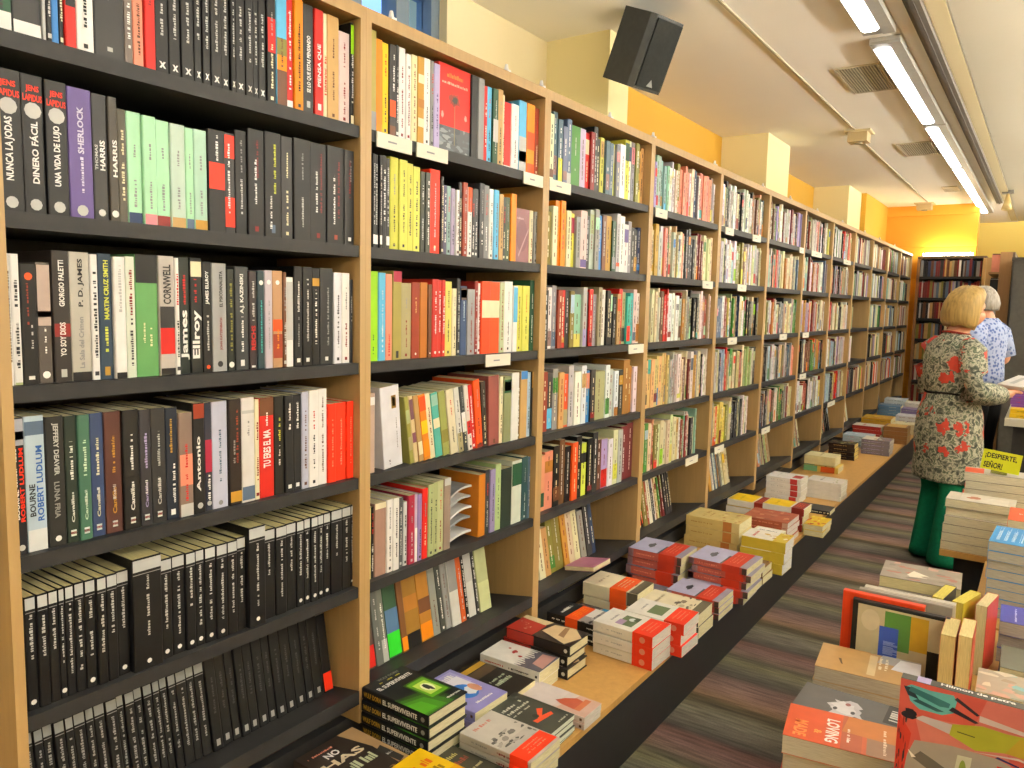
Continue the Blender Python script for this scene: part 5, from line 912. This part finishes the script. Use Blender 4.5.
XM = Matrix(((0, 0, 1, 0), (-1, 0, 0, 0), (0, -1, 0, 0), (0, 0, 0, 1)))         # cover towards us, spine up, foot to the left
def cover_out(x, y, z, D): return Matrix.Translation((x, y, z + D)) @ XM
stand('black-framed picture book with paintings, standing cover-out behind the tan book', cover_out(-.375, 2.212, TZ + .0005, .195), .018, .195, .23, '#1d1d1c', [('r', .05, .06, .95, .95, '#c9bd9a'), ('r', .08, .35, .6, .62, '#4f7f3a'), ('r', .08, .62, .55, .8, '#c9a22c'), ('r', .3, .3, .8, .5, '#3a58b8'), ('e', .25, .2, .15, .1, '#d8ccae'), ('r', .5, .8, .9, .95, '#24221f'), ('m', .5, .35, .7, .5, '#8fa3e0')])
stand('red-orange book sticking out behind the picture book', cover_out(-.405, 2.236, TZ + .0005, .205), .022, .205, .2, '#d8431c', [('r', .1, .1, .9, .9, '#c93a18')], sp=L(t=[], plain=1))
stand('grey-topped book standing behind the red-orange one', cover_out(-.37, 2.26, TZ + .0005, .21), .02, .21, .225, '#8b857c', (), sp=L(t=[], plain=1))
stand('pale cover-out book at the back of standing row', cover_out(-.36, 2.284, TZ + .0005, .212), .024, .212, .22, '#c2bbae', (), sp=L(t=[], m=[(.2, .8, 'grey', .5, .3)]))
for i, (x, y, T, Hh, a, c, p, d) in enumerate([(-.155, 2.08, .033, .195, 0, '#a3562f', '#cdbb82', 'first of two upright cream-paged books beside the face-out red book'), (-.118, 2.085, .03, .2, 0, '#b0452c', '#d6c68f', 'second of two upright cream-paged books, red-edged cover'),
    (-.205, 2.365, .03, .19, -9, '#2f2b22', '#cfbf5f', 'dark-covered upright book leaning open, first of fanned trio'), (-.155, 2.36, .028, .19, -15, '#c9b93a', '#cfc05a', 'yellow upright book, middle of fanned trio'), (-.10, 2.355, .028, .195, -9, '#b23a2c', '#d3c79a', 'red-covered upright book, last of fanned trio')]):
    M = Matrix.Translation((x, y, TZ + .0006)) @ Matrix.Rotation(math.radians(a), 4, 'Z') @ Matrix.Translation((T, .13, 0)) @ Matrix.Rotation(PI, 4, 'Z')
    stand(d, M, T, .13, Hh, c, page=p)
# the large red face-out book nearest the viewer
def BP(pts): return [(u * 1.8, v * 1.43) for u, v in pts]
big = [('r', 0, 0, 1, 1, '#c4584f'), ('p', BP([(.0, .3), (0, .7), (.2, .7), (.15, .45), (.12, .25)]), '#c4706a'), ('p', BP([(.10, .06), (.2, .1), (.18, .4), (.08, .35)]), '#c9786f'), ('p', BP([(.173, .066), (.158, .197), (.157, .35), (.238, .69), (.55, .69), (.55, 0), (.31, .0), (.248, .031)]), '#9d9791'),
  ('p', BP([(.101, .0), (.157, .052), (.304, .031), (.55, .02), (.55, 0)]), '#c0392e'), ('noise', .2, 0, .55, .05, ['#23202a', '#8a2a24', '#33303a'], 16, 4),
  ('p', BP([(.02, .022), (.06, .039), (.078, .074), (.077, .153), (.063, .192), (.027, .201), (.011, .188), (.015, .109), (.011, .039)]), '#5fa9ae'), ('p', BP([(.02, .012), (.045, .03), (.05, .07), (.02, .04)]), '#22303a'), ('p', BP([(.031, .031), (.054, .144), (.051, .175), (.038, .179), (.027, .109), (.017, .039)]), '#2f6a72'), ('p', BP([(.058, .048), (.071, .135), (.066, .162), (.049, .066)]), '#27515a'),
  ('p', BP([(.022, .192), (.053, .271), (.048, .28), (.014, .201)]), '#2b2530'), ('p', BP([(.057, .175), (.075, .267), (.07, .28), (.045, .188)]), '#2b2530'), ('p', BP([(.108, .061), (.126, .188), (.096, .197), (.094, .087)]), '#bdb6bc'), ('blob', .18, .06, .035, .045, '#23202a', 3),
  ('p', BP([(.094, .192), (.127, .184), (.151, .275), (.134, .371), (.137, .511), (.071, .516), (.079, .371), (.076, .293)]), '#a3a636'), ('p', BP([(.134, .371), (.137, .511), (.077, .516), (.082, .415)]), '#b09a33'), ('p', BP([(.11, .21), (.112, .27), (.115, .27), (.113, .21)]), '#4a4a22'), ('p', BP([(.066, .28), (.073, .459), (.064, .459), (.048, .28)]), '#c9bdbf'), ('p', BP([(.156, .267), (.144, .415), (.149, .481), (.138, .415)]), '#c9bdbf'), ('p', BP([(.15, .35), (.16, .42), (.165, .42), (.155, .34)]), '#2b2560'),
  ('p', BP([(.178, .218), (.175, .267), (.257, .258), (.268, .205)]), '#c3c6b6'), ('e', .40, .34, .06, .018, '#7d9440'), ('p', BP([(.20, .09), (.215, .14), (.235, .2), (.25, .13), (.225, .06)]), '#5b5854'), ('p', BP([(.205, .045), (.222, .075), (.226, .06)]), '#e9e6e2'), ('p', BP([(.176, .35), (.169, .69), (.4, .69), (.4, .336)]), '#d0241c'), ('t', 'PREMIO', .33, .56, .43, .92, Wt), ('m', .5, .56, .54, .9, Wt)]
b0 = stand('large red picture book with lime-dress figure, face-out at the nearest table end', cover_out(-.162, 1.475, TZ + .0006, .335), .026, .335, .30, '#3a3a36', big, sp=L(t=[('Hilmon de petra', .2, .56, Wt, 'up', .5, .5)], r=[(.08, .15, 'lilac')]), name='picture_book')
# yellow sign on the tall pile
sg = empty('shelf_sign', (-.125, 3.90, TZ + 8 * .0351 + .0006))
s = MB(); s.box((-.072, -.001, .012), (.072, .001, .098), '#c9cf1c'); c = s.build('sign_card', M_PAINT, sg)
s = MB(); text_on(s, '¡DESPIERTE,', (-.062, -.0016, .058), (.118, 0, 0), (0, 0, .028), 'black'); text_on(s, 'SEÑOR!', (-.062, -.0016, .02), (.07, 0, 0), (0, 0, .032), 'black'); s.build('sign_lettering', M_PAINT, c)
s = MB(); s.box((-.03, -.012, 0), (.03, .012, .012), '#5b5a20'); s.build('sign_holder', M_PAINT, sg)
sg.rotation_euler = (math.radians(-8), math.radians(6), 0)
tag(sg, 'small lime yellow sign with black capitals standing on the tall pile', 'sign')

# second table beyond the woman
t = empty('display_table', (.2, 6.75, 0))
def tp2(nm, a, b, col, mat):
    q = MB(); q.box((a[0] - .2, a[1] - 6.75, a[2]), (b[0] - .2, b[1] - 6.75, b[2]), col); return q.build(nm, mat, t)
tp2('table_top', (-.19, 6.15, .70), (.6, 7.3, .75), '#c9c4b4', M_PAINT); tp2('front_panel', (-.14, 6.25, .001), (.5, 6.28, .6995), BLACK, M_DARK); tp2('side_panel', (-.14, 6.2805, .001), (-.11, 7.2, .6995), BLACK, M_DARK)
tag(t, 'darker table with pale top beyond the woman at the right edge', 'table')
G2 = 'books on the far table'
lying('yellow and orange book', -.17, 6.22, .2, .14, 2, .03, '#d6b01c', [('r', 0, 0, 1, .5, '#e0701c')], base=.75, group=G2, where='on the pale far table')
lying('violet book', -.17, 6.45, .16, .2, 5, .034, '#7a4a9c', [('r', .1, .1, .9, .5, '#b58fc9')], base=.75, group=G2, where='on the pale far table')
lying('red and white book', -.0, 6.4, .18, .2, 5, .034, '#c23a4a', [('r', .1, .3, .9, .9, 'white')], base=.75, group=G2, where='on the pale far table')
lying('tan and cream book', -.16, 6.72, .2, .2, 7, .034, '#a38a5c', [('blob', .5, .5, .3, .2, '#dccfa8', 2)], base=.75, group=G2, where='on the pale far table')

# ---------------------------------------------------------------- people
def skin_body(name, chains, parent=None):
    """one continuous body grown from connected joints: chains of (key, pos, radius) or existing keys"""
    idx, vs, rs, es = {}, [], [], []
    for ch in chains:
        prev = None
        for it in ch:
            if isinstance(it, str): i = idx[it]
            else:
                k, p, r = it; idx[k] = i = len(vs); vs.append(p); rs.append(r if isinstance(r, tuple) else (r, r))
            if prev is not None: es.append((prev, i))
            prev = i
    me = bpy.data.meshes.new(name); me.from_pydata(vs, es, [])
    o = bpy.data.objects.new(name, me); COL.objects.link(o)
    sk = o.modifiers.new('Skin', 'SKIN'); sk.use_smooth_shade = True
    for i, d in enumerate(me.skin_vertices[0].data): d.radius = rs[i]; d.use_root = (i == 0)
    sb = o.modifiers.new('Subdivision', 'SUBSURF'); sb.levels = 1; sb.render_levels = 2
    me.materials.append(M_SKIN)
    if parent is not None: o.parent = parent
    return o
def ell(cx, cy, z, rx, ry, n=20, tilt=0):
    return [(cx + rx * math.cos(2 * PI * i / n), cy + ry * math.sin(2 * PI * i / n), z + tilt * math.sin(2 * PI * i / n)) for i in range(n)]
def hand(sd, W_, dirf, up, s=1.0):
    """five finger chains rooted in the palm; W_ wrist, dirf pointing, up = back of the hand"""
    d = Vector(dirf).normalized(); u = Vector(up).normalized(); a = d.cross(u).normalized() * (1 if sd == 'R' else -1)   # towards the little finger
    W_ = Vector(W_); out = [[(sd + 'palm', tuple(W_ + d * .045), (.026, .014))]]
    ch = []
    for i, (off, ln) in enumerate([(-.028, .066), (-.009, .074), (.010, .069), (.027, .055)]):
        b = W_ + d * .085 + a * off; m1 = b + d * ln * .45 - u * .008; m2 = b + d * ln * .8 - u * .028; m3 = b + d * ln * .92 - u * .045
        ch.append([sd + 'palm', (sd + 'k%d' % i, tuple(b), .0095), (sd + 'a%d' % i, tuple(m1), .0085), (sd + 'b%d' % i, tuple(m2), .008), (sd + 'c%d' % i, tuple(m3), .0065)])
    tb = W_ + d * .03 - a * .03; ch.append([sd + 'palm', (sd + 't0', tuple(tb - u * .005), .011), (sd + 't1', tuple(tb + d * .03 - a * .018 - u * .012), .0095), (sd + 't2', tuple(tb + d * .06 - a * .02 - u * .02), .008)])
    return ch
# --- the woman: faces away to the right, head bent over a book
w = empty('person', (-.425, 5.05, 0)); w.rotation_euler.z = math.radians(-50)
Rw, Lw = (.10, .255, 1.00), (-.06, .27, 1.01)
body = [[('pelvis', (0, 0, .86), (.15, .10)), ('waist', (0, 0, 1.02), (.12, .085)), ('chest', (0, .0, 1.2), (.14, .09)), ('neckb', (0, -.005, 1.315), .055), ('neck', (0, .03, 1.385), .05), ('skull0', (0, .075, 1.43), (.062, .07)), ('skull1', (0, .07, 1.50), (.076, .088)), ('skull2', (0, .06, 1.555), (.06, .07))],
  ['skull0', ('nose', (0, .165, 1.455), .011)], ['skull0', ('chin', (0, .13, 1.395), .026)], ['skull1', ('earR', (.082, .055, 1.47), .013)], ['skull1', ('earL', (-.082, .055, 1.47), .013)],
  ['chest', ('shR', (.155, -.015, 1.265), .052), ('elR', (.215, -.03, 1.03), .042), ('wrR', Rw, .026), ('Rpalm', (.075, .295, .995), (.032, .016))],
  ['chest', ('shL', (-.155, -.015, 1.265), .052), ('elL', (-.215, .0, 1.03), .042), ('wrL', Lw, .026), ('Lpalm', (-.035, .31, 1.005), (.032, .016))],
  ['pelvis', ('hipR', (.085, 0, .80), .085), ('knR', (.085, .015, .45), .055), ('anR', (.085, -.01, .09), .038), ('toR', (.09, .12, .035), .032)],
  ['pelvis', ('hipL', (-.085, 0, .80), .085), ('knL', (-.085, .025, .45), .055), ('anL', (-.085, .01, .09), .038), ('toL', (-.09, .14, .035), .032)]]
def fingers(sd, palm, d, u):
    d = Vector(d).normalized(); u = Vector(u).normalized(); a = d.cross(u).normalized() * (1 if sd == 'R' else -1); p = Vector(palm); out = []
    for i, (off, ln) in enumerate([(-.027, .062), (-.009, .070), (.009, .066), (.026, .052)]):
        b = p + d * .035 + a * off
        out.append([sd + 'palm', (sd + 'k%d' % i, tuple(b), .0095), (sd + 'm%d' % i, tuple(b + d * ln * .5 - u * .006), .0085), (sd + 'e%d' % i, tuple(b + d * ln * .8 - u * .026), .0075)])
    out.append([sd + 'palm', (sd + 't0', tuple(p - a * .034 - u * .004), .0115), (sd + 't1', tuple(p - a * .045 + d * .032 + u * .012), .0095), (sd + 't2', tuple(p - a * .038 + d * .058 + u * .018), .008)])
    return out
body += fingers('R', (.075, .295, .995), (-.35, .75, .1), (.5, .2, -.8)) + fingers('L', (-.035, .31, 1.005), (.35, .75, .1), (-.5, .2, -.8))
wb = skin_body('body', body, w)
d = MB(); n = 28
rings = []
for z, rx, ry, cy in [(.50, .205, .165, .01), (.515, .208, .168, .01), (.62, .205, .165, .01), (.75, .20, .165, 0), (.88, .19, .155, 0), (.985, .16, .125, 0), (1.0, .155, .12, 0), (1.015, .163, .13, 0), (1.1, .178, .135, -.005), (1.2, .185, .13, -.01), (1.265, .175, .11, -.012), (1.30, .13, .085, -.01), (1.325, .085, .07, -.003), (1.34, .066, .064, .005)]:
    rings.append([(rx * math.cos(2 * PI * i / n) * (1 + (.03 * math.sin(5 * 2 * PI * i / n) * max(0, (1.0 - z))) * 1.6), cy + ry * math.sin(2 * PI * i / n) * (1 + .05 * math.cos(7 * 2 * PI * i / n) * max(0, 1.0 - z)), z) for i in range(n)])
d.loft(rings, 'white', 0)
for sx, el, wr in ((1, (.225, -.03, 1.02), (.135, .20, 1.0)), (-1, (-.225, 0, 1.02), (-.1, .22, 1.01))):
    d.tube([(sx * .12, -.012, 1.275), (sx * .17, -.015, 1.24), (sx * .2, -.022, 1.13), el, tuple((Vector(el) + Vector(wr)) / 2), wr], [.055, .072, .07, .074, .066, .05], 'white', 0, 14)
d.build('dress', M_FLOWER, w, True)
s = MB(); s.tube([(.158 * math.cos(2 * PI * i / 24), .124 * math.sin(2 * PI * i / 24), 1.0 + .004 * math.sin(i)) for i in range(25)], .006, '#1d1a16', n=6); s.build('belt', M_CLOTH, w, True)
s = MB(); s.tube([(.07 * math.cos(2 * PI * i / 20), .003 + .066 * math.sin(2 * PI * i / 20), 1.335 + .012 * math.sin(2 * PI * i / 20 + PI)) for i in range(21)], .007, '#7d2a22', n=6); s.build('collar', M_CLOTH, w, True)
s = MB()
for sx, dy in ((1, 0), (-1, .015)):
    s.loft([ell(sx * .085, 0, .84, .088, .095), ell(sx * .088, .0, .6, .088, .092), ell(sx * .09, .012 + dy, .42, .082, .088), ell(sx * .092, .005 + dy, .22, .092, .10), ell(sx * .094, .01 + dy, .06, .108, .125), ell(sx * .094, .012 + dy, .02, .112, .132)], '#0d6b4d')
s.build('trousers', M_CLOTH, w, True)
for sx, dy in ((1, 0), (-1, .015)):
    s = MB(); cx = sx * .094; s.loft([ell(cx, .03 + dy, .002, .042, .125), ell(cx, .03 + dy, .02, .044, .128), ell(cx, .03 + dy, .045, .038, .11), ell(cx, .0 + dy, .065, .03, .06)], '#2b211c'); s.build('shoe', M_COVER, w, True)
hs = MB(); n = 32
def hair_ring(z, rx, yb, yf, dz=0):
    cy, ry = (yb + yf) / 2, (yf - yb) / 2
    return [(rx * math.cos(2 * PI * i / n) * (1 + .02 * math.sin(11 * i)), cy + ry * math.sin(2 * PI * i / n), z + dz * math.sin(2 * PI * i / n) + .006 * math.sin(5 * i)) for i in range(n)]
hs.loft([hair_ring(1.375, .07, -.035, .07, -.01), hair_ring(1.372, .098, -.058, .085, -.012), hair_ring(1.40, .113, -.072, .095, -.012), hair_ring(1.45, .117, -.078, .105, -.01), hair_ring(1.51, .114, -.066, .125, 0), hair_ring(1.555, .102, -.045, .138, 0), hair_ring(1.585, .078, -.015, .125, 0), hair_ring(1.60, .045, .015, .095, 0), hair_ring(1.605, .015, .04, .065, 0)], '#a98b50')
hs.build('hair', M_HAIR, w, True)
tag(w, 'blond woman in red-flowered dress and green trousers reading a white book', 'person')
bk = book_mesh(.022, .14, .2, '#e6e3de'); art_on(bk[0], .022, .14, .2, [('r', .2, .5, .8, .7, 'lgrey')], srng); o = book_obj('held_book', *bk)
o.matrix_world = w.matrix_basis @ Matrix.Translation((.13, .338, 1.024)) @ Matrix.Rotation(math.radians(22), 4, 'X') @ RY
tag(o, 'white book held open-handed by the woman in the flowered dress', 'book')
# --- the man behind her: faces left, arm bent in front
w2 = empty('person', (-.39, 6.95, 0)); w2.rotation_euler.z = math.radians(68)
body = [[('pelvis', (0, 0, .90), (.15, .11)), ('waist', (0, .01, 1.06), (.15, .12)), ('chest', (0, .0, 1.24), (.16, .11)), ('neckb', (0, -.01, 1.375), .06), ('neck', (0, .015, 1.44), .055), ('skull0', (0, .045, 1.49), (.064, .075)), ('skull1', (0, .045, 1.56), (.078, .092)), ('skull2', (0, .035, 1.615), (.062, .075))],
  ['skull0', ('nose', (0, .14, 1.52), .012)], ['skull0', ('chin', (0, .10, 1.45), .028)], ['skull1', ('earR', (.084, .03, 1.535), .014)], ['skull1', ('earL', (-.084, .03, 1.535), .014)],
  ['chest', ('shR', (.185, -.01, 1.325), .056), ('elR', (.235, -.06, 1.09), .046), ('wrR', (.14, .18, 1.03), .032), ('Rpalm', (.1, .235, 1.03), (.034, .018))],
  ['chest', ('shL', (-.185, -.01, 1.325), .056), ('elL', (-.24, -.085, 1.13), .048), ('wrL', (-.16, .15, 1.03), .034), ('Lpalm', (-.12, .21, 1.03), (.034, .018))],
  ['pelvis', ('hipR', (.09, 0, .84), .095), ('knR', (.095, .01, .47), .062), ('anR', (.095, -.02, .09), .04), ('toR', (.105, .13, .035), .035)],
  ['pelvis', ('hipL', (-.09, 0, .84), .095), ('knL', (-.095, .02, .47), .062), ('anL', (-.095, 0, .09), .04), ('toL', (-.105, .15, .035), .035)]]
body += fingers('R', (.1, .235, 1.03), (-.5, .7, 0), (.3, .2, .9)) + fingers('L', (-.12, .21, 1.03), (.5, .7, 0), (-.3, .2, .9))
skin_body('body', body, w2)
d = MB()
d.loft([ell(0, 0, .90, .185, .145), ell(0, .005, 1.0, .18, .148), ell(0, .01, 1.1, .178, .145), ell(0, .0, 1.22, .195, .145), ell(0, -.005, 1.31, .205, .13), ell(0, -.006, 1.36, .165, .115), ell(0, -.006, 1.395, .11, .09), ell(0, -.003, 1.42, .078, .074)], 'white')
for sx, el in ((1, (.232, -.055, 1.12)), (-1, (-.236, -.075, 1.16))): d.tube([(sx * .13, -.01, 1.33), (sx * .19, -.012, 1.30), (sx * .215, -.03, 1.22), el], [.075, .085, .078, .072], 'white', 0, 14)
d.build('shirt', M_SHIRT, w2, True)
s = MB()
for sx in (1, -1): s.loft([ell(sx * .09, 0, .93, .098, .12), ell(sx * .093, .0, .7, .1, .105), ell(sx * .096, .012, .45, .08, .088), ell(sx * .098, 0, .2, .072, .08), ell(sx * .1, 0, .035, .07, .085)], '#17181b')
s.build('trousers', M_CLOTH, w2, True)
for sx in (1, -1):
    s = MB(); cx = sx * .103; s.loft([ell(cx, .035, .002, .045, .135), ell(cx, .035, .025, .047, .138), ell(cx, .035, .05, .04, .115), ell(cx, .0, .08, .034, .06)], '#1c1917'); s.build('shoe', M_COVER, w2, True)
hs = MB(); hs.loft([hair_ring(1.48, .06, -.06, .02), hair_ring(1.485, .08, -.075, .04), hair_ring(1.53, .09, -.082, .055), hair_ring(1.585, .088, -.07, .105), hair_ring(1.63, .068, -.045, .115), hair_ring(1.655, .04, -.01, .085), hair_ring(1.662, .012, .02, .05)], '#a8a096'); hs.build('hair', M_HAIR, w2, True)
tag(w2, 'grey-haired person in blue patterned shirt and black trousers behind the woman', 'person')

# ---------------------------------------------------------------- sky outside, exposure
wd = bpy.data.worlds.new('sky'); S.world = wd; wd.use_nodes = True
bg = wd.node_tree.nodes['Background']; bg.inputs['Color'].default_value = (.30, .52, .92, 1); bg.inputs['Strength'].default_value = 1.6
S.view_settings.view_transform = 'Standard'; S.view_settings.look = 'None'; S.view_settings.gamma = 1; S.view_settings.use_curve_mapping = False
S.view_settings.exposure = .27
S.cycles.max_bounces = 8; S.cycles.diffuse_bounces = 5; S.cycles.sample_clamp_indirect = 6
